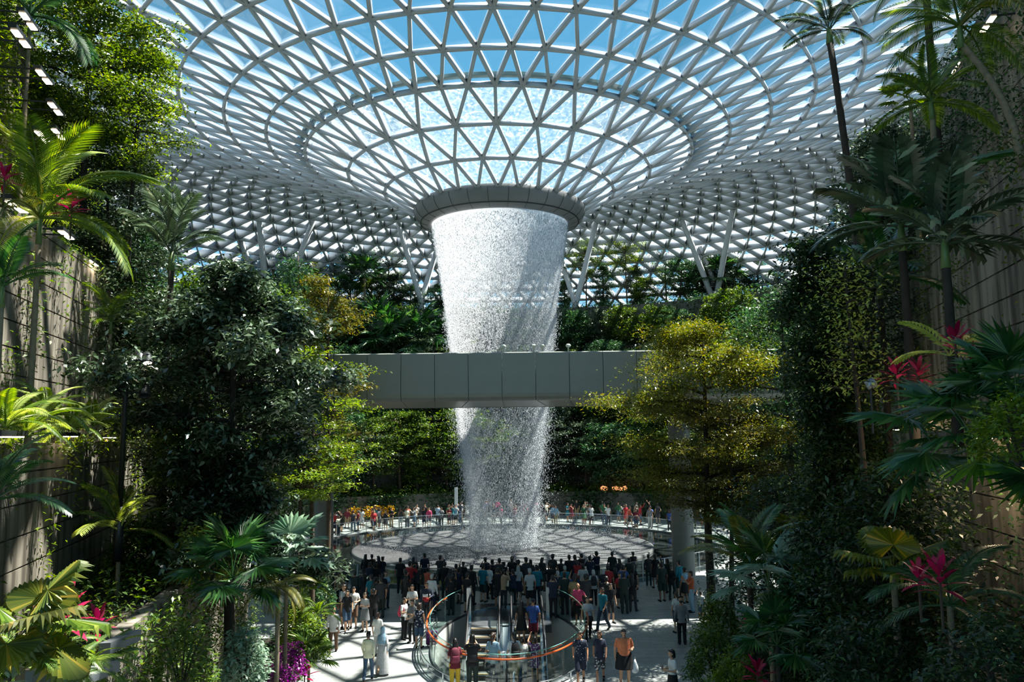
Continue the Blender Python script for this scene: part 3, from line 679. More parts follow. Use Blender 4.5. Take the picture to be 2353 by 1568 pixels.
# the row on the top terrace, seen against the glass: placed where the photo shows each
TOPT = [(520, 690, 4.0, 5, L_MID), (610, 560, 4.4, 0, L_DEEP), (700, 575, 4.5, 0, L_YEL), (745, 640, 3.5, 5, L_MID), (806, 535, 5.2, 0, L_DEEP), (852, 640, 3.0, 5, L_MID), (893, 560, 4.8, 3, L_MID), (905, 625, 3.0, 2, L_DARK),
        (945, 655, 3.2, 5, L_DEEP), (1012, 650, 2.6, 2, L_DEEP), (1298, 640, 2.2, 2, L_DEEP), (1345, 545, 3.8, 4, L_MID), (1385, 600, 2.4, 2, L_DEEP), (1437, 530, 3.8, 4, L_LIME), (1462, 605, 2.6, 2, L_DARK),
        (1482, 635, 2.6, 5, L_MID), (1525, 530, 4.5, 3, L_LIME), (1560, 596, 4.2, 0, L_DEEP), (1600, 610, 3.2, 5, L_DEEP), (1660, 560, 4.5, 5, L_DARK), (1692, 505, 3.4, 4, L_MID), (1740, 585, 3.2, 2, L_DEEP), (1772, 500, 3.2, 3, L_MID), (1800, 600, 3.6, 5, L_DARK), (1850, 590, 4.2, 0, L_MID)]
for i, (px, py, w, t, mm) in enumerate(TOPT):
    p = at(px, py, 97.5 if i % 2 else 99.5); r = math.hypot(p.x-AX, p.y-AY)
    if r < 42.5: k = math.sqrt(max(0, 43**2-(p.x-AX)**2)); p = at(px, py, AY+k)
    put(FT[t], (p.x, p.y, 22.3), p.z-22.3, w*1.15, f"{CW[mm.name]} {TW[t]} tree on the top terrace, {ordinal(i+1)} from the left", 'tree', 'trees along the top terrace', mm)
for i, (px, py, Y) in enumerate([(868, 765, 90), (962, 778, 90), (905, 800, 88), (1672, 800, 88)]):
    p = at(px, py, Y); rosette('fan_palm', [F_FANF], 22, L_FAN, (p.x, Y, p.z-3.2), 2.3, 3.2, .16, -.7, 1.2, ['round fan palm above the left end of the bridge', 'round fan palm beside the left edge of the waterfall', 'low fan palm between two taller fan palms', 'small fan palm right of the waterfall behind the bridge'][i] , 'palm', 'fan palms on the far terraces', crown=False)
for i, (px, py) in enumerate([(630, 560), (838, 640), (1655, 640)]):
    p = at(px, py, 96); rosette('fan_palm', [F_FANF], 16, L_FAN, (p.x, 96, 22.3), 1.8, p.z-22.3, .14, -.5, 1.2, ['small fan palm rising above the big dark tree at left', 'slim fan palm on the top terrace left of the waterfall', 'fan palm on the top terrace at right'][i], 'palm', 'fan palms on the far terraces', crown=False)

# ground cover and climbers on the terraces, one mass for each level
for i, (r, z0, z1) in enumerate(TERR):
    n = 16000; a = NR.uniform(math.radians(-66), math.radians(66), n); r2 = TERR[i+1][0] if i+1 < len(TERR) else 46
    rr = NR.uniform(r-.3, r2-.2, n); lump = .5+.5*np.sin(a*37+i)*np.cos(rr*1.7+a*11)
    c = np.stack([AX+rr*np.sin(a), AY+rr*np.cos(a), z1-.1+lump*NR.uniform(0, 1.3, n)], 1)
    mass('undergrowth', c, .30, [L_MID, L_DEEP, L_DEEP, L_DARK, L_DEEP][i], f"carpet of low green plants filling the {['lowest', 'second', 'third', 'fourth', 'top'][i]} bed of the far garden")
    n = 14000; a = NR.uniform(math.radians(-66), math.radians(66), n); z = z0+(z1-z0)*NR.uniform(0, 1.05, n)**.8
    keep = NR.uniform(0, 1, n) < .55+.45*np.sin(a*23+i*2)
    c = np.stack([AX+(r-.12)*np.sin(a), AY+(r-.12)*np.cos(a), z], 1)[keep]
    mass('climbers', c, .34, [L_DEEP, L_DARK, L_DEEP, L_DEEP, L_DEEP][i], f"leafy climbers hanging down the {['lowest', 'second', 'third', 'fourth', 'top'][i]} wall of the far garden", 'climbers')
c = np.stack([AX+22.6*np.sin(q_ := NR.uniform(-.66, -.47, 420)), AY+22.6*np.cos(q_), .5+NR.uniform(0, .9, 420)], 1)
mass('flowers', c, .3, L_GOLD, 'bed of bright golden yellow flowers by the far promenade, left of the pool', 'flowers')

# ------------------------------------------------------------------ near left bank
def ground_z(side, x, y):                       # height of the bed under a plant on the banks
    s = -1 if side == 'left' else 1; z = 0.0
    for x0, k, ya, yb, z0, z1, pl_ in WALLS[side]:
        if s*x > x0+k*y+.25 and ya <= y <= yb: z = max(z, z1-.25)
    return z
def W_at(px, py, Y): return at(px, py, Y)
def tree_at(name, px, ptop, Y, zb, wpx, kind, m, n, leaf, seed, label, base=.3, tr=.15, cl=.3, flatz=.5, bark=None, px_base=None, group=None, cat='tree'):
    p = at(px, ptop, Y); w = wpx/FPX*Y; H = p.z-zb
    t = make_tree(name, H, w, base, kind, m, n, leaf, seed, tr, bark, cl, flatz)
    t.location = (p.x, Y, zb); TEMPL_USED.add(t.name); return tag(t, label, cat, group)
tree_at('evergreen_tree', 555, 560, 21.5, .3, 400, 'column', L_DARK, 52000, .20, 21, 'large dark glossy leaved tree filling the left foreground', .30, .16, .26, .7, M_BARKD)
tree_at('evergreen_tree', 470, 690, 24.5, 4.0, 290, 'round', L_DARK, 20000, .17, 22, 'dark leafy tree beside the large dark tree, left of it by the wall', .12, .12, .3, .7, M_BARKD)
tree_at('evergreen_tree', 470, 600, 31.0, .3, 330, 'round', L_MID, 22000, .19, 23, 'broad green and yellowish tree behind the large dark tree', .35, .16, .42, .6)
tree_at('evergreen_tree', 350, 640, 33.0, 4.0, 260, 'round', L_MID, 16000, .2, 24, 'mid green tree rising behind the dark palm at left', .3, .14, .42, .6)
tree_at('layered_tree', 760, 600, 34.0, .3, 170, 'tiered', L_BRONZE, 14000, .15, 25, 'bronze green layered tree at the left end of the bridge', .42, .12, .26, .35)
tree_at('layered_tree', 722, 785, 28.5, .3, 240, 'tiered', L_LIME, 9000, .12, 26, 'bright lime green layered tree reaching over the left end of the bridge', .66, .10, .24, .3)
tree_at('layered_tree', 690, 990, 26.5, .3, 280, 'tiered', L_LIME, 11000, .12, 27, 'low spreading tree with flat pale branches beside the left column', .74, .09, .22, .22)
tree_at('canopy_tree', 225, -60, 26.0, 12.9, 330, 'round', L_OLIVE, 26000, .15, 28, 'tall small leaved tree at the upper left against the glass roof', .42, .13, .26, .6, M_BARKD)
tree_at('canopy_tree', 320, 90, 26.5, 12.9, 190, 'round', L_LIME, 9000, .13, 29, 'sunlit yellow green tree right of the tall upper left tree', .4, .08, .26, .6, M_BARKD)
tree_at('evergreen_tree', 255, 330, 27.0, 7.5, 260, 'round', L_DARK, 22000, .16, 30, 'dense dark tree below the tall upper left tree', .25, .13, .34, .7, M_BARKD)
tree_at('evergreen_tree', 300, 480, 29.0, 7.5, 240, 'round', L_DEEP, 16000, .17, 31, 'deep green tree above the planter block at left', .2, .12, .36, .7)
tree_at('evergreen_tree', 700, 560, 45.0, .3, 150, 'column', L_DEEP, 12000, .22, 32, 'dark green tree directly behind the top of the large dark tree', .2, .12, .4, .7)
tree_at('evergreen_tree', 620, 640, 40.0, .3, 220, 'round', L_MID, 14000, .2, 33, 'green tree behind the large dark tree beside the bridge', .2, .14, .5, .7)

def palm_at(name, meshes, n, m, px, py, Y, size, zb, tr, label, **k):
    p = at(px, py, Y); return rosette(name, meshes, n, m, (p.x-k.get('tilt', (0, 0))[0], Y-k.get('tilt', (0, 0))[1], zb), size, p.z-zb-.45*size, tr, label=label, **k)
palm_at('feather_palm', [F_FEATH], 14, L_LIME, 92, 500, 15.5, .95, 7.3, .055, 'sunlit palm with long yellow green feather fronds at the left edge', e0=-.45, e1=1.15, mf=[L_LIME, L_PALE, L_YEL, L_LIME, L_PALE])  # yellow green fronds, some paler to put sunlight into their colour
palm_at('feather_palm', [F_FEATH2], 11, L_DARK, 395, 585, 25.0, .95, 3.9, .10, 'dark palm with upright fronds left of the large dark tree', e0=.1, e1=1.25, bark=M_BARKD)
palm_at('feather_palm', [F_FEATH], 12, L_DEEP, 70, 35, 22.0, 1.1, 12.9, .06, 'dark feather palm drooping over the top left corner', e0=-.6, e1=.9)
palm_at('feather_palm', [F_FEATH], 9, L_MID, 255, 740, 24.5, .6, 7.3, .05, 'small palm growing on the planter block at left', e0=-.2, e1=1.2)
palm_at('feather_palm', [F_FEATH2], 10, L_MID, 275, 1220, 19.5, .7, 3.9, .05, 'small palm with folded yellow tipped fronds at the foot of the lamp post', e0=-.3, e1=1.1, mf=[L_YEL, L_MID, L_PALE])
palm_at('feather_palm', [F_FEATH2], 10, L_FAN, -15, 1150, 9.5, .42, 3.9, .05, 'dark green palm arching in from the left edge below the wall lights', e0=-.3, e1=1.0)
palm_at('feather_palm', [F_FEATH2], 9, L_FAN, 5, 660, 12.5, .5, 7.3, .05, 'palm frond tips at the left edge beside the upper wall', e0=0, e1=1.1)
palm_at('fan_palm', [F_FAN], 13, L_FAN, 535, 1290, 18.5, .85, .4, .05, 'dark fan palm under the large dark tree', e0=-.5, e1=1.1, crown=False, bark=M_BARKD)
palm_at('fan_palm', [F_FANW], 11, L_SILV, 660, 1250, 20.5, .72, .4, .05, 'pale silvery leaved fan palm beside the left column', e0=-.3, e1=1.0, crown=False)
palm_at('fan_palm', [F_ROUND], 9, L_YEL, 55, 1390, 9.0, .58, 3.9, .05, 'palm with broad pleated golden leaves in the lower left corner', e0=-.7, e1=.8, crown=False, mf=[L_YEL, L_BRONZE, L_YEL, L_LIME])
palm_at('feather_palm', [F_FEATH], 10, L_BRONZE, 640, 1330, 19.0, .4, .4, .055, 'slim palm with hanging brown dried fronds beside the silvery fan palm', e0=-1.1, e1=.3, crown=False, mf=[L_BRONZE])
palm_at('fan_palm', [F_FAN], 10, L_MID, 710, 1500, 22.5, .55, .3, .04, 'small fan palm at the edge of the paving at lower left', e0=-.2, e1=1.2, crown=False)
for i, (px, py, Y, s_, zb, lab) in enumerate([(150, 1410, 10.5, .8, 4.0, 'crimson leaved cordyline in the lower left corner beside the golden palm'), (165, 470, 15.8, .75, 9.7, 'pink red cordyline among the sunlit palm fronds at left'), (12, 395, 14.2, .6, 10.6, 'red cordyline at the left edge behind the sunlit palm'),
        (225, 1420, 12.0, .6, 4.0, 'dark red cordyline right of the crimson one at lower left'), (700, 1545, 22.0, .7, .3, 'magenta cordyline at the bottom edge left of the paving'), (25, 1505, 8.5, .35, 4.0, 'small silvery pink leaved plant at the bottom left edge')]):
    p = at(px, py, Y); ti((p.x, Y, p.z-.4), lab, s_, L_RED if i != 5 else L_SILV)
for i, (px, py, Y, rx, rz, n, ls, m, lab) in enumerate([(690, 1420, 25.5, .75, .9, 5000, .10, L_LIME, 'bright fine leaved green shrub at the edge of the paving, left'), (665, 1500, 21.5, .45, .5, 900, .1, L_PURP, 'purple flowering shrub at the bottom left of the paving'),
        (650, 1555, 20.0, .35, .4, 600, .09, L_PURP, 'lower purple flowering shrub at the bottom edge'), (715, 1460, 24, .5, .6, 1800, .12, L_MID, 'green shrub just below the bright fine leaved shrub'), (560, 1480, 18, .5, .8, 1500, .13, L_SILV, 'greyish leaved shrub under the dark fan palm'),
        (420, 1470, 16, .7, 1.0, 1800, .12, L_MID, 'yellow green shrub in the dark hollow at lower left'), (330, 1230, 21, .9, .9, 2600, .16, L_MID, 'mid green shrub at the foot of the left wall'), (470, 1240, 20, .8, .9, 2600, .13, L_PALE, 'pale sunlit shrub below the large dark tree'),
        (720, 1340, 30, .8, .9, 2400, .14, L_DEEP, 'dark shrub at the foot of the left column'), (440, 1000, 22, 1.1, 1.2, 3000, .17, L_MID, 'leafy shrub at the end of the left wall')]):
    p = at(px, py, Y); shrub((p.x, Y, p.z-rz*.8), rx, rz, n, ls, m, lab)
# ferns along the planters
fern_spots = [(15, 960, 13, 'l'), (60, 985, 14, 'l'), (110, 940, 15.5, 'l'), (160, 975, 17.5, 'l'), (215, 965, 20, 'l'), (265, 975, 22.5, 'l'), (305, 960, 25, 'l'), (345, 985, 27, 'l'), (375, 990, 29, 'l'), (120, 1480, 10.5, 'm'), (190, 1520, 11.5, 'm'), (240, 1500, 12.5, 'm'), (150, 1550, 10, 'm'), (60, 1500, 9, 'm'), (700, 1340, 20.5, 'p'), (730, 1400, 23, 'p')]
for i, (px, py, Y, g_) in enumerate(fern_spots):
    p = at(px, py, Y); wh = {'l': 'on top of the sunlit left wall', 'm': 'in the lower left corner', 'p': 'beside the paving at left'}[g_]
    k_ = sum(1 for q in fern_spots[:i+1] if q[3] == g_)
    rosette('fern', [F_FERN], 13, L_LIME, (p.x, Y, p.z-.15), 1.15 if g_ == 'l' else .8, e0=-.1, e1=1.0, label=f'bright arching fern {wh}, {ordinal(k_)} from the left', cat='fern', group='ferns '+wh, mf=[L_LIME, L_PALE] if g_ == 'l' else [L_LIME, L_MID])

def wall_creeper(side, w, n, m, label, size, za=None, zb=None, dens=.5, ya=None, yb=None, off=.12, freq=2.1):
    x0, k, y0, y1, z0, z1, _ = w; s = -1 if side == 'left' else 1
    y = NR.uniform(ya or y0, yb or y1, n); z = NR.uniform(za if za is not None else z0, (zb if zb is not None else z1)+.2, n)
    f = np.sin(y*freq+2*np.sin(y*.7+z*.3))*.5+.5; f = f*.6+.4*(np.sin(z*1.3+y*1.9)*.5+.5)
    keep = NR.uniform(0, 1, n) < np.clip((f-(1-dens))*3, 0, 1)
    y, z = y[keep], z[keep]; x = s*(x0+k*y-off-np.abs(NR.normal(0, .14, len(y))))
    mass('climbers', np.stack([x, y, z], 1), size, m, label, 'climbers')
def top_bush(side, w, n, m, label, size, h=.8, over=.5, ya=None, yb=None):
    x0, k, y0, y1, z0, z1, pl_ = w; s = -1 if side == 'left' else 1
    y = NR.uniform(ya or y0, yb or y1, n); dx = NR.uniform(-.35, pl_*.8, n)**1.0; lump = .6+.4*np.sin(y*3.3)*np.cos(dx*2.7+y)
    z = z1-.2+lump*NR.uniform(0, h, n); hang = dx < 0; z = np.where(hang, z1-NR.uniform(0, over, n)*NR.uniform(0, 1, n), z)
    mass('undergrowth', np.stack([s*(x0+k*y+dx), y, z], 1), size, m, label)
WL, WR = WALLS['left'], WALLS['right']
wall_creeper('left', WL[2], 7000, L_LIME, 'light green climbers on the lower left wall', .13, dens=.42, freq=1.4)
wall_creeper('left', WL[3], 8000, L_MID, 'green climbers trailing down the upper left wall', .14, dens=.5, yb=24)
wall_creeper('left', WL[4], 26000, L_LIME, 'yellow green climbers covering the high left wall', .17, dens=.95)
wall_creeper('left', WL[5], 16000, L_LIME, 'light climbers covering the topmost left wall', .18, dens=.95)
wall_creeper('left', WL[1], 12000, L_MID, 'mixed climbers on the lowest left wall', .13, dens=.8, off=.2)
wall_creeper('left', WL[0], 3000, L_DEEP, 'low leaves over the kerb left of the paving', .14, dens=.9, off=.1)
for i, (h, m, n) in enumerate([(.7, L_DEEP, 9000), (.9, L_MID, 12000), (.6, L_LIME, 9000), (.8, L_MID, 9000), (1.0, L_DEEP, 8000)]):
    top_bush('left', WL[i], n, m, f"low plants in the {['floor level', 'lowest', 'sunlit fern', 'upper', 'high'][i]} bed of the left bank", .15, h, [.3, .8, .5, .7, 1][i])

# ------------------------------------------------------------------ near right bank (in the shade)
tree_at('layered_tree', 1612, 725, 31.0, .3, 360, 'tiered', L_YEL, 64000, .12, 41, 'large layered tree with golden green foliage in front of the right end of the bridge', .36, .17, .42, .42, M_BARKD)
tree_at('layered_tree', 1665, 905, 29.5, .3, 330, 'tiered', L_BRONZE, 22000, .11, 42, 'lower bronze green layered tree under the large golden one', .45, .10, .26, .3, M_BARKD)
tree_at('vine_tree', 1905, 505, 17.0, .3, 215, 'column', L_SHADE, 52000, .12, 43, 'tall dark tree wrapped in glossy leaves at the right', .06, .17, .26, .8, M_BARKD)
tree_at('vine_tree', 1950, 560, 15.6, 3.9, 130, 'column', L_PALE, 1500, .10, 44, 'tree with scattered pale young leaves at the top of the dark right tree', .62, .07, .22, .7, M_BARKD)
tree_at('evergreen_tree', 1800, 640, 33.0, .3, 260, 'round', L_DEEP, 18000, .17, 45, 'dark green tree behind the golden layered tree', .25, .14, .4, .7)
tree_at('evergreen_tree', 1730, 690, 42.0, .3, 240, 'round', L_MID, 14000, .2, 46, 'green tree further behind the golden layered tree', .25, .14, .5, .7)
tree_at('evergreen_tree', 2030, 285, 27.0, 12.9, 150, 'round', L_DARK, 16000, .16, 47, 'small black green tree against the glass beside the tall palm', .15, .1, .3, .7, M_BARKD)
tree_at('evergreen_tree', 1985, 430, 25.0, 7.5, 200, 'round', L_DARK, 14000, .16, 48, 'dark tree below the small black green tree at right', .15, .1, .34, .7, M_BARKD)
tree_at('evergreen_tree', 1800, 1090, 23.5, .3, 230, 'round', L_SHADE, 12000, .13, 49, 'dark leafy tree in the lower right behind the fan palms', .1, .1, .36, .7, M_BARKD)
tree_at('evergreen_tree', 2030, 1060, 14.5, 2.0, 280, 'round', L_SHADE, 16000, .12, 50, 'dark rounded tree in the lower right in front of the wall', .1, .09, .3, .7, M_BARKD)
palm_at('feather_palm', [F_FEATH2], 10, L_DARK, 1905, 70, 22.0, .66, 7.3, .10, 'tall slender palm silhouetted against the glass roof at right', e0=-.35, e1=.8, bark=M_BARKD, tilt=(-.55, 0))
palm_at('feather_palm', [F_FEATH], 13, L_LIME, 2205, 60, 16.0, .85, 12.8, .07, 'sunlit feather palm at the top right with a leaning trunk', e0=-.5, e1=.9, tilt=(-.9, .2), mf=[L_LIME, L_MID, L_YEL])
palm_at('feather_palm', [F_FEATH], 11, L_MID, 2125, -60, 25.0, .9, 12.8, .13, 'dark trunked palm behind the sunlit one at the top right', e0=-.6, e1=.9, bark=M_BARKD)
palm_at('feather_palm', [F_FEATH2], 10, L_LIME, 2140, 235, 18.0, .72, 12.8, .07, 'palm with glowing lime fronds halfway up the right bank', e0=-.6, e1=1.1, mf=[L_LIME, L_MID, L_LIME])
palm_at('fan_palm', [F_FANW], 10, L_LIME, 2090, 215, 24.0, .6, 12.8, .06, 'little pale fan palm left of the glowing palm', e0=-.2, e1=1.1, crown=False)
palm_at('broadleaf_palm', [F_BROAD], 13, L_FAN, 2070, 520, 15.0, .85, 7.3, .08, 'large dark palm with broad split leaves on the right bank', e0=-.3, e1=1.25, mf=[L_DARK, L_DARK, L_FAN], bark=M_BARKD)
palm_at('broadleaf_palm', [F_BROAD], 11, L_DARK, 2170, 560, 13.5, .72, 7.3, .08, 'second dark palm with broad split leaves, right of the large one', e0=-.4, e1=1.1, bark=M_BARKD)
palm_at('broadleaf_palm', [F_BROAD, F_FEATH2], 10, L_FAN, 2020, 640, 17.5, .8, 3.9, .07, 'dark palm lower on the right bank beside the vine wrapped tree', e0=-.4, e1=1.0, bark=M_BARKD)
palm_at('fan_palm', [F_FAN], 16, L_FAN, 2235, 960, 11.5, .95, 7.3, .07, 'big dark fan palm hanging from the right bank', e0=-.8, e1=.9, crown=False, bark=M_BARKD)
palm_at('fan_palm', [F_FAN], 13, L_FAN, 2330, 870, 10.5, .7, 7.3, .06, 'fan palm at the right edge above the big hanging one', e0=-.2, e1=1.2, crown=False, bark=M_BARKD)
palm_at('fan_palm', [F_FAN], 14, L_FAN, 1765, 1310, 18.5, .9, .3, .06, 'spiky sunlit fan palm in the lower right beside the paving', e0=-.3, e1=1.15, crown=False, mf=[L_FAN, L_SILV, L_OLIVE])
palm_at('feather_palm', [F_FEATH2], 10, L_FAN, 1720, 1260, 20.5, .8, .3, .07, 'dark feather palm above the spiky fan palm', e0=-.2, e1=1.1, crown=False, bark=M_BARKD, mf=[L_FAN, L_BRONZE, L_FAN])
palm_at('fan_palm', [F_FAN], 12, L_FAN, 1785, 1450, 16.5, .65, .3, .05, 'lower fan palm in shade under the spiky one', e0=-.5, e1=1.0, crown=False, bark=M_BARKD)
palm_at('fan_palm', [F_ROUND], 8, L_YEL, 2050, 1270, 12.6, .6, 3.9, .05, 'palm with golden pleated leaves glowing behind dark foliage at right', e0=-.5, e1=.9, crown=False)
palm_at('fan_palm', [F_ROUND], 6, L_YEL, 1825, 1200, 21.0, .5, .5, .05, 'small golden leaved fan palm in the gap at right', e0=-.3, e1=.9, crown=False)
palm_at('feather_palm', [F_FEATH], 9, L_DEEP, 2180, 1350, 11.5, .55, 3.5, .05, 'dark feather palm beside the crimson cordyline at lower right', e0=-.6, e1=.8, crown=False)
palm_at('broadleaf_palm', [F_BROAD], 5, L_PALE, 2180, 790, 13.0, .42, 9.0, .04, 'few pale straw coloured palm leaves low on the right bank', e0=-.4, e1=.5, crown=False)
for i, (px, py, Y, s_, lab) in enumerate([(2195, 790, 12.5, .7, 'red cordyline above the big hanging fan palm at right'), (2230, 805, 12.3, .5, 'smaller red cordyline next to the one above the hanging palm'), (2060, 860, 14.5, .7, 'dull red cordyline near the small spotlight at right'), (2110, 850, 13.8, .6, 'pinkish cordyline between the spotlight and the hanging fan palm'),
        (2160, 1335, 10.8, .75, 'crimson cordyline in the lower right'), (2110, 1315, 11.2, .55, 'thin crimson cordyline left of the lower right one'), (1740, 1550, 18.0, .75, 'pink red cordyline at the bottom right of the paving'), (1715, 1420, 20.5, .5, 'small pink cordyline under the spiky fan palm')]):
    p = at(px, py, Y); ti((p.x, Y, p.z-.35), lab, s_)
for i, (px, py, Y, rx, rz, n, ls, m, lab) in enumerate([(1640, 1480, 23.5, .8, .9, 4000, .11, L_MID, 'green shrub at the right edge of the paving'), (1690, 1545, 20, .7, .8, 3000, .11, L_LIME, 'bright shrub at the bottom right of the paving'), (1650, 1400, 26, .7, .9, 2500, .12, L_MID, 'leafy shrub beside the right column'),
        (1860, 1380, 17, .8, 1.1, 4000, .12, L_DEEP, 'dark shrub right of the spiky fan palm'), (2330, 950, 9.5, .5, .5, 1800, .09, L_LIME, 'bright small leaved shrub at the right edge'), (2290, 1500, 9, .8, .8, 3000, .1, L_SHADE, 'blackish shrub in the lower right corner'),
        (2000, 1500, 12, .9, .9, 4000, .11, L_SHADE, 'dark shrub at the bottom right'), (1960, 960, 18, .8, .9, 3200, .12, L_MID, 'green shrub on the first right wall'), (1910, 1110, 17.5, .35, .35, 500, .11, L_PALE, 'small pale leaved clump glowing among dark leaves at right')]):
    p = at(px, py, Y); shrub((p.x, Y, p.z-rz*.8), rx, rz, n, ls, m, lab)
wall_creeper('right', WR[1], 12000, L_DEEP, 'dark climbers on the lowest right wall', .13, dens=.85, off=.2)
wall_creeper('right', WR[2], 9000, L_DEEP, 'dark climbers on the lower right wall', .12, dens=.5, freq=1.1)
wall_creeper('right', WR[3], 14000, L_MID, 'climbers with lit yellow leaves on the middle right wall', .12, dens=.62, freq=1.7)
wall_creeper('right', WR[4], 22000, L_DEEP, 'thick climbers on the high right wall', .15, dens=.98)
wall_creeper('right', WR[5], 14000, L_DEEP, 'thick climbers on the topmost right wall', .16, dens=.98)
wall_creeper('right', WR[3], 1500, L_YEL, 'scattered golden leaves hanging on the middle right wall', .13, dens=.7, off=.3, freq=.9)
for i, (h, m, n) in enumerate([(.8, L_DEEP, 9000), (1.0, L_DEEP, 12000), (.9, L_MID, 9000), (.9, L_DEEP, 9000), (1.0, L_DEEP, 8000)]):
    top_bush('right', WR[i], n, m, f"low plants in the {['floor level', 'lowest', 'middle', 'upper', 'high'][i]} bed of the right bank", .15, h, [.3, .8, .9, 1, 1][i])
# ------------------------------------------------------------------ people
TMP = bpy.data.scenes.new('workshop')
def cone_pts(mb, a, b, r0, r1, n=10, sq=1.0):
    a = Vector(a); b = Vector(b); t = (b-a); L = t.length; t = t/L if L > 1e-6 else Vector((0, 0, 1))
    x = t.cross(Vector((0, 1, 0.01))); x.normalize(); y = t.cross(x)
    rows = []
    for k in range(4): ph = -math.pi/2 + (k+.5)*math.pi/2/4; rows.append((a + t*(r0*math.sin(ph)), r0*math.cos(ph)))
    for k in range(4): ph = (k+.5)*math.pi/2/4; rows.append((b + t*(r1*math.sin(ph)), r1*math.cos(ph)))
    V = [tuple(c + (x*math.cos(2*math.pi*j/n)*sq + y*math.sin(2*math.pi*j/n))*r) for c, r in rows for j in range(n)]
    V += [tuple(a-t*r0), tuple(b+t*r1)]; m = len(rows); F = []
    for i in range(m-1):
        for j in range(n): F.append((i*n+j, i*n+(j+1) % n, (i+1)*n+(j+1) % n, (i+1)*n+j))
    for j in range(n): F.append((m*n, (j+1) % n, j)); F.append((m*n+1, (m-1)*n+j, (m-1)*n+(j+1) % n))
    mb.add(V, F)
def loft(mb, secs, n=18):                        # secs: (cx, cy, z, rx, ry), closed at both ends
    V = [(cx+rx*math.cos(2*math.pi*j/n), cy+ry*math.sin(2*math.pi*j/n), z) for cx, cy, z, rx, ry in secs for j in range(n)]; m = len(secs); F = []
    for i in range(m-1):
        for j in range(n): F.append((i*n+j, i*n+(j+1) % n, (i+1)*n+(j+1) % n, (i+1)*n+j))
    V += [(secs[0][0], secs[0][1], secs[0][2]), (secs[-1][0], secs[-1][1], secs[-1][2])]
    for j in range(n): F.append((m*n, (j+1) % n, j)); F.append((m*n+1, (m-1)*n+j, (m-1)*n+(j+1) % n))
    mb.add(V, F)
def ell(mb, c, r, n=14):
    loft(mb, [(c[0], c[1], c[2]+r[2]*math.sin(p), max(.001, r[0]*math.cos(p)), max(.001, r[1]*math.cos(p))) for p in np.linspace(-1.5, 1.5, 11)], n)
def remesh(mb, vox, name, smooth=1):
    me = bpy.data.meshes.new(name); me.from_pydata(np.concatenate(mb.v).tolist(), [], mb.f)
    o = bpy.data.objects.new(name, me); TMP.collection.objects.link(o)
    r = o.modifiers.new('r', 'REMESH'); r.mode = 'VOXEL'; r.voxel_size = vox; r.adaptivity = 0.0
    if smooth: s_ = o.modifiers.new('s', 'SMOOTH'); s_.iterations = smooth; s_.factor = .5
    
    with bpy.context.temp_override(scene=TMP, view_layer=TMP.view_layers[0]): dg = bpy.context.evaluated_depsgraph_get()
    dg.update()
    out = bpy.data.meshes.new_from_object(o.evaluated_get(dg), depsgraph=dg); out.name = name
    bpy.data.objects.remove(o); out.shade_smooth(); return out

# the figure faces -Y; right arm is the one at -X as seen from behind
def pose(kind, build):
    f = {'m': 1.0, 'f': .90, 'p': 1.10}[build]
    hw, sw = (.092 if build != 'p' else .115), .175*f+(.03 if build == 'p' else 0)
    J = {'pel': (0, 0, .93), 'chest': (0, .01, 1.27), 'neck': (0, .015, 1.45), 'head': (0, -.012, 1.585)}
    for s_, k in ((-1, 'l'), (1, 'r')):
        J['hip'+k] = (s_*hw, 0, .90); J['knee'+k] = (s_*hw*1.05, -.015, .49); J['ank'+k] = (s_*hw*1.1, .02, .085); J['toe'+k] = (s_*hw*1.3, -.15, .03)
        J['sh'+k] = (s_*(sw-.012), .015, 1.375); J['el'+k] = (s_*(sw+.06), .04, 1.11); J['wr'+k] = (s_*(sw+.075), -.03, .87); J['hd'+k] = (s_*(sw+.07), -.06, .79)
    def arm(k, el, wr, hd): J['el'+k], J['wr'+k], J['hd'+k] = el, wr, hd
    if kind == 'walk':
        J['kneel'] = (-hw, -.16, .52); J['ankl'] = (-hw, -.25, .10); J['toel'] = (-hw, -.42, .06)
        J['kneer'] = (hw, .06, .50); J['ankr'] = (hw, .30, .16); J['toer'] = (hw, .18, .035)
        arm('l', (-sw-.06, .13, 1.13), (-sw-.07, .17, .89), (-sw-.06, .17, .81)); arm('r', (sw+.06, -.03, 1.12), (sw+.06, -.18, .92), (sw+.05, -.24, .86))
    if kind == 'phone':
        for s_, k in ((-1, 'l'), (1, 'r')): arm(k, (s_*(sw+.06), -.17, 1.22), (s_*.11, -.33, 1.42), (s_*.06, -.37, 1.49))
    if kind == 'raise':
        arm('r', (sw+.10, -.14, 1.50), (sw+.02, -.28, 1.70), (sw-.01, -.31, 1.78))
    if kind == 'text':
        for s_, k in ((-1, 'l'), (1, 'r')): arm(k, (s_*(sw+.05), .0, 1.12), (s_*.12, -.22, 1.15), (s_*.05, -.29, 1.18))
    if kind == 'bend':
        arm('r', (sw+.07, .05, 1.12), (sw-.02, -.19, 1.10), (sw-.08, -.25, 1.12)); J['kneer'] = (hw*1.1, -.06, .49)
    if kind == 'rail':
        arm('r', (sw+.13, -.02, 1.17), (sw+.30, -.10, 1.06), (sw+.37, -.12, 1.07))
    if kind == 'stand2':
        J['kneel'] = (-hw*1.3, -.07, .50); J['ankl'] = (-hw*1.7, -.03, .085); J['toel'] = (-hw*2.2, -.18, .03)
        arm('l', (-sw-.10, .09, 1.13), (-sw+.02, .0, .97), (-sw+.03, -.04, .90))
    return J
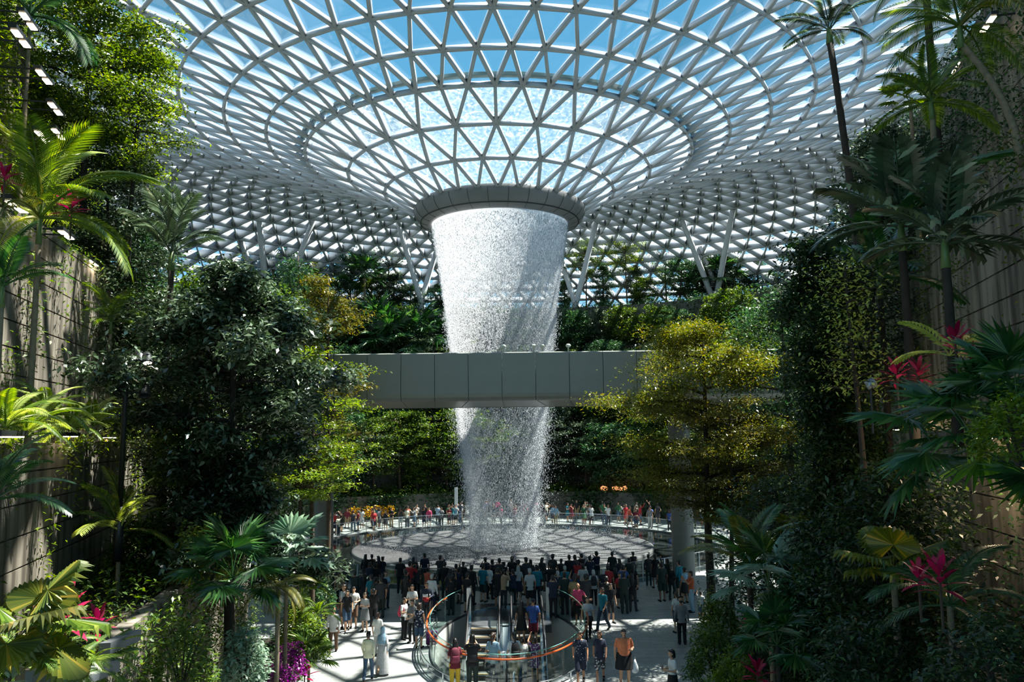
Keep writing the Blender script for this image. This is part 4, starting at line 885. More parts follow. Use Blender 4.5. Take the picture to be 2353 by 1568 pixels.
def legs(mb, J, e, lo=0.0, fat=1.0):
    for k in 'lr':
        h, kn, an = (Vector(J[q+k]) for q in ('hip', 'knee', 'ank'))
        if lo > .45:
            t = (h.z-lo)/(h.z-kn.z); end = h.lerp(kn, t); cone_pts(mb, h, end, (.088+e)*fat, (.062+.026*(1-t)+e*1.4)*fat)
        else:
            cone_pts(mb, h, kn, (.088+e)*fat, (.054+e)*fat); end = kn.lerp(an, 1 if lo < .1 else (kn.z-lo)/(kn.z-an.z)); cone_pts(mb, kn, end, (.054+e)*fat, (.035+e*1.3)*fat)
            if e == 0: cone_pts(mb, kn.lerp(an, .3)+Vector((0, .010, 0)), kn.lerp(an, .42)+Vector((0, .008, 0)), .048*fat, .044*fat)
def torso(mb, J, e, z0=.86, z1=1.46, build='m'):
    S = {'m': [(.86, .155, .105), (.95, .158, .108), (1.05, .145, .10), (1.16, .148, .102), (1.28, .175, .115), (1.37, .188, .105), (1.42, .148, .085), (1.46, .07, .062)],
         'f': [(.86, .165, .115), (.95, .162, .112), (1.05, .128, .092), (1.16, .132, .098), (1.27, .152, .118), (1.36, .160, .095), (1.42, .124, .078), (1.46, .060, .057)],
         'p': [(.86, .215, .165), (.95, .215, .17), (1.05, .20, .165), (1.16, .20, .165), (1.28, .205, .16), (1.37, .215, .125), (1.42, .165, .095), (1.46, .08, .068)]}[build]
    zs = [s[0] for s in S]; out = []
    for z in sorted(set([q for q in zs if z0 < q < z1]+[z0, z1])): out.append((0, .01, z, np.interp(z, zs, [s[1] for s in S])+e, np.interp(z, zs, [s[2] for s in S])+e))
    loft(mb, out)
def arms(mb, J, e, upto, fat=1.0):                # upto: 1 = to the elbow, 2 = to the wrist
    for k in 'lr':
        s_, el, wr = Vector(J['sh'+k]), Vector(J['el'+k]), Vector(J['wr'+k])
        a = s_.lerp(el, min(1, upto)); g_ = 1+(fat-1)*.45; cone_pts(mb, s_, a, (.049+e*.8)*g_, (.050-.011*min(1, upto)+e*1.3)*g_)
        if upto > 1: cone_pts(mb, el, el.lerp(wr, upto-1), (.039+e)*fat, (.026+e*1.1)*fat)
def hand(mb, J, k):
    w, h = Vector(J['wr'+k]), Vector(J['hd'+k]); d = (h-w).normalized(); s_ = -1 if k == 'l' else 1
    side = Vector((0, 1, 0)) if abs(d.z) > .5 else Vector((0, 0, 1)); side = (side-d*side.dot(d)).normalized(); nrm = d.cross(side)
    c = w+d*.045; cone_pts(mb, w, c, .024, .030, sq=.8)
    for i, (o_, L) in enumerate(((-.027, .062), (-.009, .074), (.010, .070), (.027, .054))):
        b = w+d*.075+side*o_; m_ = b+d*L*.55+nrm*(.006*s_); e = b+d*L*.9+nrm*(.024*s_)
        cone_pts(mb, c+side*o_*.8, b, .0125, .0105, 6); cone_pts(mb, b, m_, .0105, .0095, 6); cone_pts(mb, m_, e, .0095, .008, 6)
    t0 = w+d*.03-side*.022; cone_pts(mb, t0, t0-side*.030+d*.03, .014, .011, 6); cone_pts(mb, t0-side*.030+d*.03, t0-side*.034+d*.062, .011, .009, 6)
CACHE = {}
def body_mesh(kind, build):
    key = ('body', kind, build)
    if key in CACHE: return CACHE[key]
    J = pose(kind, build); mb = MB(); fat = {'m': 1.0, 'f': .92, 'p': 1.28}[build]
    torso(mb, J, -.012, build=build); legs(mb, J, 0, 0, fat); arms(mb, J, 0, 2, fat)
    cone_pts(mb, (0, .02, 1.40), (0, .0, 1.53), .056, .05)
    hx, hy, hz = J['head']; ell(mb, (hx, hy, hz+.02), (.072, .092, .098)); ell(mb, (hx, hy-.018, hz-.04), (.056, .07, .075))
    cone_pts(mb, (hx, hy-.085, hz+.015), (hx, hy-.108, hz-.012), .010, .015, 8); 
    for s_ in (-1, 1): ell(mb, (s_*.074, hy+.008, hz), (.012, .02, .032), 8)
    cone_pts(mb, (-.02, hy-.083, hz-.05), (.02, hy-.083, hz-.05), .010, .010, 6)
    for k in 'lr':
        hand(mb, J, k); an, to = Vector(J['ank'+k]), Vector(J['toe'+k]); cone_pts(mb, an, an+Vector((0, .02, -.04)), .036, .036); cone_pts(mb, an+Vector((0, 0, -.04)), to, .036, .028)
    CACHE[key] = remesh(mb, .0095, 'body', 1); return CACHE[key]
def shoes_mesh(kind, build, k):
    key = ('shoe', kind, build, k)
    if key in CACHE: return CACHE[key]
    J = pose(kind, build); mb = MB(); an, to = Vector(J['ank'+k]), Vector(J['toe'+k]); heel = an+Vector((0, .035, -.045)); dz = max(.034, heel.z)
    heel.z = max(.034, heel.z); to.z = max(.032, to.z); cone_pts(mb, heel, an+Vector((0, -.02, -.035)), .042, .046); cone_pts(mb, heel, to, .042, .038); CACHE[key] = remesh(mb, .014, 'shoe', 1); return CACHE[key]
def top_mesh(kind, build, t):
    key = ('top', kind, build, t)
    if key in CACHE: return CACHE[key]
    J = pose(kind, build); mb = MB(); fat = {'m': 1.0, 'f': .92, 'p': 1.28}[build]
    z0 = {'dress': .62, 'long': .12}.get(t, .84); torso(mb, J, .014, .84, 1.435, build); arms(mb, J, .012, {'tee': .62, 'tank': .12, 'sleeve': 1.95, 'dress': .4, 'long': 1.95}[t], fat)
    hem = {'m': .165, 'f': .17, 'p': .225}[build]
    if t in ('tee', 'sleeve', 'tank'): loft(mb, [(0, .01, .80, hem+.014, hem*.72+.014), (0, .01, .90, hem+.012, hem*.72+.01)])
    if t == 'dress': loft(mb, [(0, .0, .56, .235, .20), (0, .005, .72, .215, .165), (0, .01, .90, .182, .13), (0, .01, 1.03, .145, .105)])
    if t == 'long': loft(mb, [(0, .0, .07, .27, .25), (0, .0, .4, .25, .21), (0, .005, .72, .22, .17), (0, .01, .92, .19, .14), (0, .01, 1.05, .16, .12)])
    CACHE[key] = remesh(mb, .016, 'top', 2); return CACHE[key]
def bottom_mesh(kind, build, t):
    key = ('bottom', kind, build, t)
    if key in CACHE: return CACHE[key]
    J = pose(kind, build); mb = MB(); fat = {'m': 1.0, 'f': .95, 'p': 1.28}[build]
    torso(mb, J, .008, .85, 1.02, build); torso(mb, J, .006, .80, .92, build)
    if t == 'trousers': legs(mb, J, .021, .0, fat)
    if t == 'shorts': legs(mb, J, .022, .52, fat)
    if t == 'skirt':
        w = {'m': .2, 'f': .19, 'p': .26}[build]; loft(mb, [(0, 0, .50, w+.05, w*.9+.03), (0, 0, .7, w+.03, w*.85), (0, .01, .9, w, w*.72), (0, .01, 1.02, w-.03, w*.6)])
    CACHE[key] = remesh(mb, .015, 'bottom', 2); return CACHE[key]
def hair_mesh(t):
    if ('hair', t) in CACHE: return CACHE[('hair', t)]
    mb = MB(); z = 1.585
    if t == 'hijab':
        ell(mb, (0, .012, z+.025), (.088, .105, .118)); loft(mb, [(0, .02, 1.12, .20, .15), (0, .02, 1.25, .20, .145), (0, .015, 1.38, .165, .12), (0, .01, 1.48, .085, .085), (0, .01, 1.56, .078, .09)])
    elif t == 'cap':
        ell(mb, (0, .012, z+.05), (.084, .10, .085)); cone_pts(mb, (0, -.09, z+.045), (0, -.16, z+.03), .035, .03)
    elif t == 'bald': ell(mb, (0, .045, z-.01), (.074, .062, .05))
    else:
        ell(mb, (0, .016, z+.032), (.082, .097, .100)); ell(mb, (0, .048, z-.02), (.072, .062, .085)); cone_pts(mb, (-.05, -.07, z+.085), (.05, -.07, z+.085), .026, .026)
        if t == 'long': loft(mb, [(0, .10, 1.18, .08, .03), (0, .10, 1.30, .105, .04), (0, .085, 1.42, .10, .055), (0, .055, 1.52, .09, .07), (0, .03, 1.62, .085, .09)])
        if t == 'bob': loft(mb, [(0, .05, 1.47, .088, .06), (0, .04, 1.52, .092, .075), (0, .02, 1.62, .086, .09)])
        if t == 'tail': cone_pts(mb, (0, .11, z+.05), (0, .14, z-.05), .035, .04); cone_pts(mb, (0, .14, z-.05), (0, .12, z-.22), .04, .018)
        if t == 'bun': ell(mb, (0, .11, z+.07), (.045, .045, .045))
    CACHE[('hair', t)] = remesh(mb, .013, 'hair', 2); return CACHE[('hair', t)]

def cloth(rgb, pattern=None):
    n = 'cloth_%d_%d_%d%s' % (*rgb, pattern or '')
    if n in MATS: return MATS[n]
    m = mat(n, lin(rgb), .85, noise=.10, nscale=14)
    if pattern:
        nt = m.node_tree; b = nt.nodes['Principled BSDF']; tc = nt.nodes.new('ShaderNodeTexCoord'); v = nt.nodes.new('ShaderNodeTexVoronoi'); v.inputs['Scale'].default_value = 16 if pattern == 'dots' else 11
        nt.links.new(tc.outputs['Object'], v.inputs['Vector']); r = nt.nodes.new('ShaderNodeValToRGB'); r.color_ramp.interpolation = 'CONSTANT'
        r.color_ramp.elements[0].color = (*lin((225, 225, 225) if pattern == 'dots' else (190, 185, 190)), 1); r.color_ramp.elements[1].color = (*lin(rgb), 1); r.color_ramp.elements[1].position = .2 if pattern == 'dots' else .36
        nt.links.new(v.outputs['Distance'], r.inputs[0]); nt.links.new(r.outputs[0], b.inputs['Base Color'])
    return m
SKIN = [mat('skin_a', lin((196, 150, 118)), .55), mat('skin_b', lin((168, 118, 88)), .55), mat('skin_c', lin((120, 80, 58)), .55)]
HAIRM = mat('hair_black', lin((22, 19, 18)), .45); HAIRB = mat('hair_brown', lin((52, 36, 26)), .5); HAIRG = mat('hair_grey', lin((170, 168, 164)), .6)
CN = {'white': (214, 214, 210), 'black': (20, 20, 23), 'navy': (26, 33, 54), 'red': (170, 40, 44), 'pink': (196, 62, 104), 'teal': (20, 112, 126), 'blue': (44, 78, 140), 'light blue': (134, 166, 186), 'grey': (120, 122, 124), 'light grey': (176, 178, 178),
      'khaki': (150, 128, 92), 'denim': (62, 86, 112), 'dark denim': (40, 52, 68), 'orange': (214, 124, 84), 'maroon': (106, 28, 44), 'green': (44, 90, 60), 'yellow': (204, 170, 50), 'brown': (92, 66, 48), 'cream': (222, 220, 190), 'dark green': (30, 46, 42), 'coral': (196, 92, 70), 'purple': (96, 60, 106), 'rust': (176, 84, 44), 'charcoal': (48, 50, 54), 'tan': (170, 140, 110)}
SLOTM = {}
def part(name, me, m, root):
    o = bpy.data.objects.new(name, me); COL.objects.link(o)
    if not me.materials: me.materials.append(m)
    o.material_slots[0].link = 'OBJECT'; o.material_slots[0].material = m; o.parent = root; return o
def human(loc, face, kind='stand', build='m', top=('tee', 'white'), bottom=('trousers', 'black'), hair='short', h=1.7, skin=0, label='', group=None, hairm=None, shoe='black', eyes=False, pt=None, pb=None):
    """face: degrees, 0 looks at the camera side (-Y), 90 looks right (+X), 180 looks away"""
    root = empty('person', loc, math.radians(face)); s_ = h/1.72; root.scale = (s_, s_, s_)
    part('body', body_mesh(kind, build), SKIN[skin], root)
    part('dress' if top[0] in ('dress', 'long') else 'top', top_mesh(kind, build, top[0]), cloth(CN[top[1]], pt), root)
    if bottom and top[0] not in ('dress', 'long'): part(bottom[0], bottom_mesh(kind, build, bottom[0]), cloth(CN[bottom[1]], pb), root)
    hm = hairm or HAIRM
    if hair == 'hijab' or hair == 'cap': hm = hairm or cloth(CN['charcoal'])
    part('headscarf' if hair == 'hijab' else ('cap' if hair == 'cap' else 'hair'), hair_mesh(hair), hm, root)
    for k in 'lr': part('shoe', shoes_mesh(kind, build, k), cloth(CN[shoe]), root)
    if eyes:
        for x in (-.03, .03):
            if 'eye' not in CACHE: mb = MB(); ell(mb, (0, 0, 0), (.013, .007, .007), 8); CACHE['eye'] = (lambda o: stash(o))(mb.build('eye', mat('eye_dark', (.01, .01, .01), .3)))
            e_ = part('eye', CACHE['eye'], MATS['eye_dark'], root); e_.location = (x, -.096, 1.595)
        if 'mouth' not in CACHE: mb = MB(); ell(mb, (0, 0, 0), (.024, .006, .008), 8); CACHE['mouth'] = stash(mb.build('mouth', mat('lips', lin((140, 70, 64)), .5)))
        e_ = part('mouth', CACHE['mouth'], MATS['lips'], root); e_.location = (0, -.104, 1.537)
    return tag(root, label, 'person', group)
def held(name, build_fn, root, off, label, cat, rz=0):
    """a thing worn or held by a person, a thing of its own placed in the person's frame"""
    o = build_fn(); M_ = Matrix.Translation(root.location) @ Euler(root.rotation_euler).to_matrix().to_4x4() @ Matrix.Diagonal((*root.scale, 1)) @ Matrix.Translation(off) @ Matrix.Rotation(rz, 4, 'Z')
    o.matrix_world = M_; return tag(o, label, cat)
def backpack(rgb, trim=None):
    def fn():
        r = empty('backpack'); mb = MB(); loft(mb, [(0, 0, -.22, .12, .06), (0, 0, -.18, .145, .085), (0, 0, .05, .145, .085), (0, -.01, .18, .12, .07), (0, -.02, .23, .06, .04)], 16)
        mb.build('pack', cloth(rgb), r, True); mb = MB(); loft(mb, [(0, .075, -.17, .10, .03), (0, .085, -.15, .11, .035), (0, .085, -.02, .11, .035), (0, .075, .0, .10, .02)], 14); mb.build('front_pocket', cloth(tuple(int(c*1.2) for c in rgb)), r, True)
        for s_ in (-1, 1):
            mb = MB(); mb.tube([(s_*.08, -.04, .2), (s_*.10, -.13, .24), (s_*.115, -.25, .12), (s_*.115, -.24, -.05), (s_*.10, -.10, -.15)], .014, 6); mb.build('strap', cloth(trim or rgb), r, True)
        return r
    return fn
def handbag(rgb, w=.15):
    def fn():
        r = empty('handbag'); mb = MB(); loft(mb, [(0, 0, -.24, w*.85, .04), (0, 0, -.20, w, .055), (0, 0, -.08, w*.95, .05), (0, 0, -.03, w*.7, .02)], 16); mb.build('bag_body', cloth(rgb), r, True)
        mb = MB(); mb.tube([(w*.6*math.cos(a), 0, -.05+.2*math.sin(a)) for a in np.linspace(0, math.pi, 9)], .008, 5); mb.build('strap', cloth(rgb), r, True); return r
    return fn
def phone_fn():
    o = MB(); o.box(-.038, .038, -.005, .005, -.075, .075); return o.build('phone', mat('phone_black', (.01, .01, .012), .2))
def fl(px, py): return on_floor(px, py)
def by_head(px, py, hgt, z=0.0):                   # where someone of that height stands whose head top shows at the pixel
    d = ray(px, py); k = (z+hgt-CAMZ)/d.z; return Vector((d.x*k, d.y*k, z))
P = {}
def person(key, foot=None, head=None, h=None, **k):
    if foot: loc = fl(*foot); 
    if foot and head and not h:
        q = at(head[0], head[1], loc.y); h = max(1.5, min(1.82, q.z))
    h = h or 1.68
    if not foot: loc = by_head(head[0], head[1], h)
    P[key] = human(loc, k.pop('face', 0), h=h, **k); return P[key]
# ---- the near figures on the sunlit paving, left group
person('white_shirt_man', (765, 1502), (765, 1394), face=185, kind='walk', top=('sleeve', 'white'), bottom=('trousers', 'brown'), hair='bald', skin=1, label='man in white shirt and dark trousers walking away at the left edge of the paving')
person('tank', (790, 1446), (780, 1343), face=330, kind='bend', build='f', top=('tank', 'light grey'), bottom=('skirt', 'brown'), hair='long', label='woman in pale sleeveless top with brown bag, behind the walking white shirt man')
person('shorts_girl', (797, 1452), (801, 1366), face=15, kind='walk', build='f', top=('tee', 'black'), bottom=('shorts', 'denim'), hair='long', h=1.6, eyes=True, label='woman in black tee and denim shorts walking forward at left')
person('white_tee', (812, 1444), (811, 1348), face=5, kind='bend', top=('tee', 'white'), bottom=('shorts', 'brown'), label='man in white tee and brown shorts among the left group', eyes=True)
person('grey_skirt', (838, 1452), (833, 1362), face=340, kind='text', build='f', top=('tee', 'light grey'), bottom=('skirt', 'grey'), hair='long', eyes=True, label='woman in grey skirt looking down at her hands, right of the left group')
person('stroller', (858, 1440), (857, 1372), face=200, kind='text', build='f', top=('sleeve', 'black'), bottom=('trousers', 'black'), hair='tail', label='person all in black standing just behind the woman with the grey skirt')
person('white_back', (868, 1508), (871, 1410), face=165, kind='stand', build='f', top=('tee', 'white'), bottom=('trousers', 'light grey'), hair='bun', hairm=HAIRB, label='woman in white top in front of the blue headscarf')
person('cream', (846, 1566), (853, 1450), face=178, kind='walk', build='f', top=('sleeve', 'cream'), bottom=('trousers', 'denim'), hair='short', label='woman in cream sweater and blue jeans walking away with short black hair')
person('hijab', (879, 1552), (880, 1440), face=172, kind='walk', build='f', top=('long', 'light grey'), hair='hijab', hairm=cloth(CN['light blue']), pt='floral', label='woman in pale blue headscarf and long patterned dress')
person('pinkbag', (929, 1470), (929, 1373), face=60, kind='text', build='f', top=('tee', 'white'), bottom=('trousers', 'black'), hair='tail', label='woman in white shirt wearing a pink backpack')
person('longhair', (947, 1442), (949, 1343), face=10, kind='text', build='f', top=('tee', 'white'), bottom=('trousers', 'black'), hair='long', eyes=True, label='smiling woman in white shirt with long hair behind the pink backpack')
person('jacket', (947, 1478), (949, 1377), face=340, kind='text', build='f', top=('sleeve', 'grey'), bottom=('trousers', 'black'), hair='short', label='person in grey jacket bending over a phone beside the floral top')
person('floral', (963, 1490), (964, 1385), face=170, kind='rail', build='f', top=('tank', 'navy'), bottom=('shorts', 'denim'), hair='bob', hairm=HAIRB, pt='floral', label='woman in floral sleeveless top and denim shorts holding the purple suitcase')
person('redwhite', (980, 1432), (979, 1338), face=5, kind='bend', top=('sleeve', 'navy'), bottom=('trousers', 'black'), eyes=True, label='man in navy, white and red jacket holding a phone to his face')
person('tealtop', (886, 1398), (886, 1315), face=20, kind='bend', build='f', top=('tee', 'light blue'), bottom=('trousers', 'dark denim'), hair='bob', h=1.62, label='woman in light teal top standing at the shadow edge, left')
person('darkdress', (999, 1402), (999, 1322), face=190, kind='stand', build='f', top=('dress', 'teal'), hair='long', label='woman in teal and dark dress left of the glass railing')
# ---- right group
person('pinkpolo', (1330, 1436), (1337, 1340), face=350, kind='rail', build='m', top=('tee', 'pink'), bottom=('shorts', 'black'), hair='bald', skin=1, eyes=True, label='man in pink polo shirt leaning on the orange handrail')
person('strap', (1352, 1472), (1351, 1371), face=0, kind='walk', build='f', top=('tee', 'light grey'), bottom=('trousers', 'black'), hair='bob', hairm=HAIRB, eyes=True, pt='floral', label='woman in grey printed tee with shoulder strap walking forward right of the pit')
person('tealpolo', (1386, 1450), (1384, 1350), face=315, kind='walk', top=('tee', 'teal'), bottom=('trousers', 'dark denim'), skin=1, label='man in teal polo shirt and dark trousers turned to the left')
person('blacktee', (1405, 1433), (1403, 1340), face=20, kind='stand2', build='f', top=('tee', 'black'), bottom=('shorts', 'charcoal'), hair='bun', hairm=HAIRB, eyes=True, label='woman in black tee and grey shorts beside the teal polo shirt')
person('dots', (1335, 1574), (1333, 1450), face=355, kind='walk', top=('tee', 'navy'), bottom=('shorts', 'navy'), skin=1, eyes=True, pt='dots', label='man in navy tee with white dots and navy shorts walking forward')
person('navywoman', (1380, 1570), (1379, 1449), face=350, kind='walk', build='f', top=('tee', 'navy'), bottom=('shorts', 'charcoal'), hair='bob', hairm=HAIRB, skin=1, eyes=True, pb='floral', label='woman in plain navy top and patterned shorts beside the dotted tee')
person('orange', (1436, 1574), (1427, 1446), face=5, kind='bend', build='p', top=('tee', 'orange'), bottom=('skirt', 'black'), hair='tail', eyes=True, label='woman in orange top and black skirt carrying a white plastic bag')
person('phonewoman', None, (1543, 1492), h=1.62, face=285, kind='text', build='f', top=('tee', 'white'), bottom=('skirt', 'black'), hair='bob', label='woman in white top looking at her phone at the bottom right')
person('whiteblue', (1557, 1455), (1556, 1360), face=195, kind='stand2', build='f', top=('tee', 'white'), bottom=('shorts', 'dark denim'), hair='tail', label='woman in white tee and blue shorts near the right plants')
person('greyback', (1568, 1482), (1570, 1373), face=175, kind='stand', top=('sleeve', 'grey'), bottom=('trousers', 'black'), hair='bald', skin=1, label='man in grey shirt with hands behind, near the right plants')
person('orangeman', (1590, 1408), (1588, 1312), face=270, kind='phone', top=('tee', 'rust'), bottom=('trousers', 'light blue'), skin=1, label='man in rust orange tee photographing beside the right column')
person('child', (1612, 1425), (1606, 1372), h=1.15, face=160, kind='raise', top=('tee', 'light grey'), bottom=('shorts', 'denim'), label='child with one arm raised below the man in the rust orange tee')
person('redtop', (1425, 1398), (1425, 1316), face=20, kind='bend', build='f', top=('tee', 'red'), bottom=('skirt', 'black'), hair='long', label='woman in red top with a teal bag at the shadow edge, right')
person('floralback', (1365, 1392), (1363, 1309), face=180, kind='stand', build='f', top=('tee', 'light grey'), bottom=('trousers', 'black'), hair='bob', hairm=HAIRG, pt='floral', label='grey haired woman in floral blouse seen from behind in the shade')
person('sleeveless', (1282, 1394), (1282, 1312), h=1.55, face=0, kind='stand', build='f', top=('tank', 'white'), bottom=('trousers', 'charcoal'), hair='bob', label='small woman in white sleeveless top facing the camera behind the railing')
# ---- the row at the front of the escalator pit
person('yellowtr', None, (1045, 1466), h=1.62, face=195, kind='text', build='f', top=('tee', 'maroon'), bottom=('trousers', 'yellow'), hair='long', label='woman with very long black hair and yellow trousers at the front railing')
person('blackpack', None, (1085, 1457), h=1.72, face=185, kind='phone', build='m', top=('tee', 'black'), bottom=('trousers', 'dark green'), hair='bob', label='person with black backpack and dark green trousers at the front railing')
person('bluetop', None, (1133, 1453), h=1.66, face=160, kind='bend', build='f', top=('tee', 'light blue'), bottom=('trousers', 'dark denim'), hair='tail', hairm=HAIRB, label='woman in blue grey top and dark jeans left of the silver bin')
person('khaki', None, (1181, 1452), h=1.64, face=195, kind='text', build='f', top=('tee', 'white'), bottom=('shorts', 'khaki'), hair='tail', label='woman in khaki shorts with black backpack right of the silver bin')
held('backpack', backpack((196, 66, 88)), P['pinkbag'], (-.02, .17, 1.15), 'pink backpack on the woman in white shirt', 'backpack')
held('backpack', backpack((24, 24, 28), (190, 160, 40)), P['blackpack'], (0, .18, 1.18), 'large black backpack with yellow piping at the front railing', 'backpack')
held('backpack', backpack((30, 30, 32), (120, 70, 40)), P['khaki'], (0, .175, 1.18), 'black backpack with brown straps on the woman in khaki shorts', 'backpack')
held('backpack', backpack((110, 44, 60)), P['yellowtr'], (.02, .18, 1.22), 'small maroon and pink backpack on the woman in yellow trousers', 'backpack')
held('backpack', backpack((30, 34, 40)), P['floralback'], (0, .18, 1.2), 'dark bag on the back of the grey haired woman', 'backpack')
held('handbag', handbag((36, 34, 36)), P['strap'], (.05, -.18, 1.02), 'black shoulder bag on the woman in grey printed tee', 'bag')
held('handbag', handbag((30, 130, 140)), P['redtop'], (.2, -.2, 1.0), 'teal handbag of the woman in the red top', 'bag')
held('handbag', handbag((70, 46, 36)), P['tank'], (-.2, -.12, 1.05), 'brown handbag of the woman in the pale sleeveless top', 'bag')
held('handbag', handbag((28, 28, 30), .12), P['bluetop'], (.24, -.05, .86), 'black handbag hanging from the arm of the woman in blue grey', 'bag')
def plastic():
    mb = MB(); loft(mb, [(0, 0, -.42, .07, .05), (0, 0, -.38, .11, .08), (.01, 0, -.25, .10, .07), (0, 0, -.10, .055, .035), (0, 0, 0, .018, .012)], 14); r = empty('plastic_bag'); mb.build('bag_body', mat('white_plastic', lin((214, 218, 220)), .4, bump=.4, nscale=20), r, True)
    mb = MB(); mb.tube([(0, 0, -.02), (.02, 0, .04), (.0, 0, .07), (-.02, 0, .04), (0, 0, -.02)], .006, 5); mb.build('handle', MATS['white_plastic'], r); return r
held('plastic_bag', plastic, P['orange'], (.32, -.10, .80), 'white plastic carrier bag held by the woman in orange', 'bag')
for k_, o_ in (('phonewoman', (0, -.33, 1.25)), ('orangeman', (0, -.42, 1.54)), ('redwhite', (.1, -.29, 1.2)), ('blackpack', (0, -.42, 1.54))):
    held('phone', phone_fn, P[k_], o_, {'phonewoman': 'phone in the hand of the woman at the bottom right', 'orangeman': 'phone held up by the man in rust orange tee', 'redwhite': 'phone in the hand of the man in navy, white and red', 'blackpack': 'phone held up by the person with the black backpack'}[k_], 'phone')
# bands on the navy, white and red jacket
mb = MB(); loft(mb, [(0, .01, .90, .176, .128), (0, .01, 1.10, .166, .122)], 18); o_ = mb.build('hem_band', cloth(CN['red']), P['redwhite'], True); o_['label'] = 'red lower band'
mb = MB(); loft(mb, [(0, .01, 1.10, .167, .123), (0, .01, 1.22, .180, .128)], 18); o_ = mb.build('chest_band', cloth(CN['white']), P['redwhite'], True); o_['label'] = 'white middle band'

# ---- the dark crowd standing round the near side of the pool (head pixel positions from the photo)
HX = lambda x: 700+x/2.477
HY = lambda y: 900+y/2.477
front = [(347,925,'f'),(383,925,'f'),(420,935,'f'),(445,938,'f'),(545,945,'m'),(620,940,'f'),(682,918,'m'),(772,930,'m'),(798,968,'m'),(862,980,'m'),(903,968,'f'),(950,985,'m'),(1028,943,'m'),(1068,955,'f'),(1108,948,'m'),(1133,968,'f'),(1180,936,'m'),(1216,955,'m'),(1259,942,'m'),(1286,955,'f'),(1352,943,'f'),(1412,923,'m'),(1460,950,'f'),(1505,928,'m'),(1537,928,'m'),(1574,920,'m'),(1622,935,'m'),(1660,908,'m'),(1750,910,'m'),(1790,950,'f'),(1845,946,'f'),(1868,910,'f'),(1955,925,'f'),(1992,925,'f'),(2062,950,'f')]
second = [(180,960,'m'),(235,950,'f'),(700,1000,'f'),(740,1030,'f'),(372,968,'m'),(405,975,'m'),(575,1012,'f'),(600,965,'m'),(640,985,'f'),(830,1010,'f'),(1015,980,'m'),(1050,985,'f'),(1185,1010,'f'),(1215,992,'f'),(1280,1005,'m'),(1100,1000,'m'),(1130,1010,'m'),(1320,985,'m'),(1440,1020,'f'),(1400,975,'m'),(1550,957,'f'),(1583,978,'m'),(1480,990,'m'),(1725,985,'m'),(1765,1000,'f'),(1810,985,'m'),(1870,985,'f'),(2030,970,'m'),(2085,985,'f'),(1700,1010,'f'),(880,1000,'f'),(925,1030,'m'),(330,1010,'f'),(285,1015,'m'),(60,1000,'m'),(120,1010,'m'),(200,1010,'f'),(2130,960,'m'),(2160,1000,'f')]
darkc = ['black', 'charcoal', 'navy', 'black', 'dark green', 'black', 'navy', 'charcoal']; midc = ['grey', 'light blue', 'coral', 'blue', 'light grey', 'teal', 'khaki', 'white', 'tan', 'red']  # dark clothes, kept near black to deepen the shade under the bridge
rr = random.Random(5)
def crowd(lst, where, group, hue, start=0):
    lst = sorted(lst)
    for i, (x, y, sx) in enumerate(lst):
        h = rr.uniform(1.68, 1.78) if sx == 'm' else rr.uniform(1.56, 1.66); loc = by_head(HX(x), HY(y), h)
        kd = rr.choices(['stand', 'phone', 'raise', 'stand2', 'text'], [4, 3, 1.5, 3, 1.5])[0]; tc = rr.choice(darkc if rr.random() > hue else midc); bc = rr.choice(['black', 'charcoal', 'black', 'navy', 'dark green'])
        b = {'m': 'm', 'f': 'f'}[sx]; tp = rr.choice(['tee', 'tee', 'sleeve'] if sx == 'm' else ['tee', 'sleeve', 'tank', 'dress', 'tee']); bt = rr.choice(['trousers', 'trousers', 'shorts'] if sx == 'm' else ['trousers', 'skirt', 'shorts', 'trousers'])
        hr = 'short' if sx == 'm' else rr.choice(['long', 'long', 'tail', 'bun', 'bob']); hm = HAIRG if rr.random() < .08 else None
        if x == 950: kd, tp, bt, tc, bc, hr = 'stand', 'sleeve', 'trousers', 'black', 'black', 'short'
        if x == 1015: kd, tp, tc = 'stand', 'tee', 'teal'
        if x == 1583: kd, tp, tc = 'stand', 'tee', 'light grey'
        if x in (1280, 1215): kd, tp, tc, hm = 'stand', 'tee', 'light grey', HAIRG
        w = {'phone': 'taking a photo', 'raise': 'arm raised', 'text': 'reading', 'stand': 'standing', 'stand2': 'waiting'}[kd]
        person(None, None, (HX(x), HY(y)), h=h, face=180+rr.uniform(-35, 35), kind=kd, build=b, top=(tp, tc), bottom=(bt, bc), hair=hr, hairm=hm, skin=rr.choice([0, 1, 1, 2]), label=f"{'man' if sx == 'm' else 'woman'} in {tc} {w} {where}, {ordinal(i+1)} from left", group=group)
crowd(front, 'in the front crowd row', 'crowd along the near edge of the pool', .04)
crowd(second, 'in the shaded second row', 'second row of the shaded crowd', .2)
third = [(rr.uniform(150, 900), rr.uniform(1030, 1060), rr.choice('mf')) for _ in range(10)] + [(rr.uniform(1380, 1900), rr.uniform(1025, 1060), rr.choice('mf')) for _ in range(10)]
crowd(third, 'at the back of the shade', 'people at the back of the shaded crowd', .3)

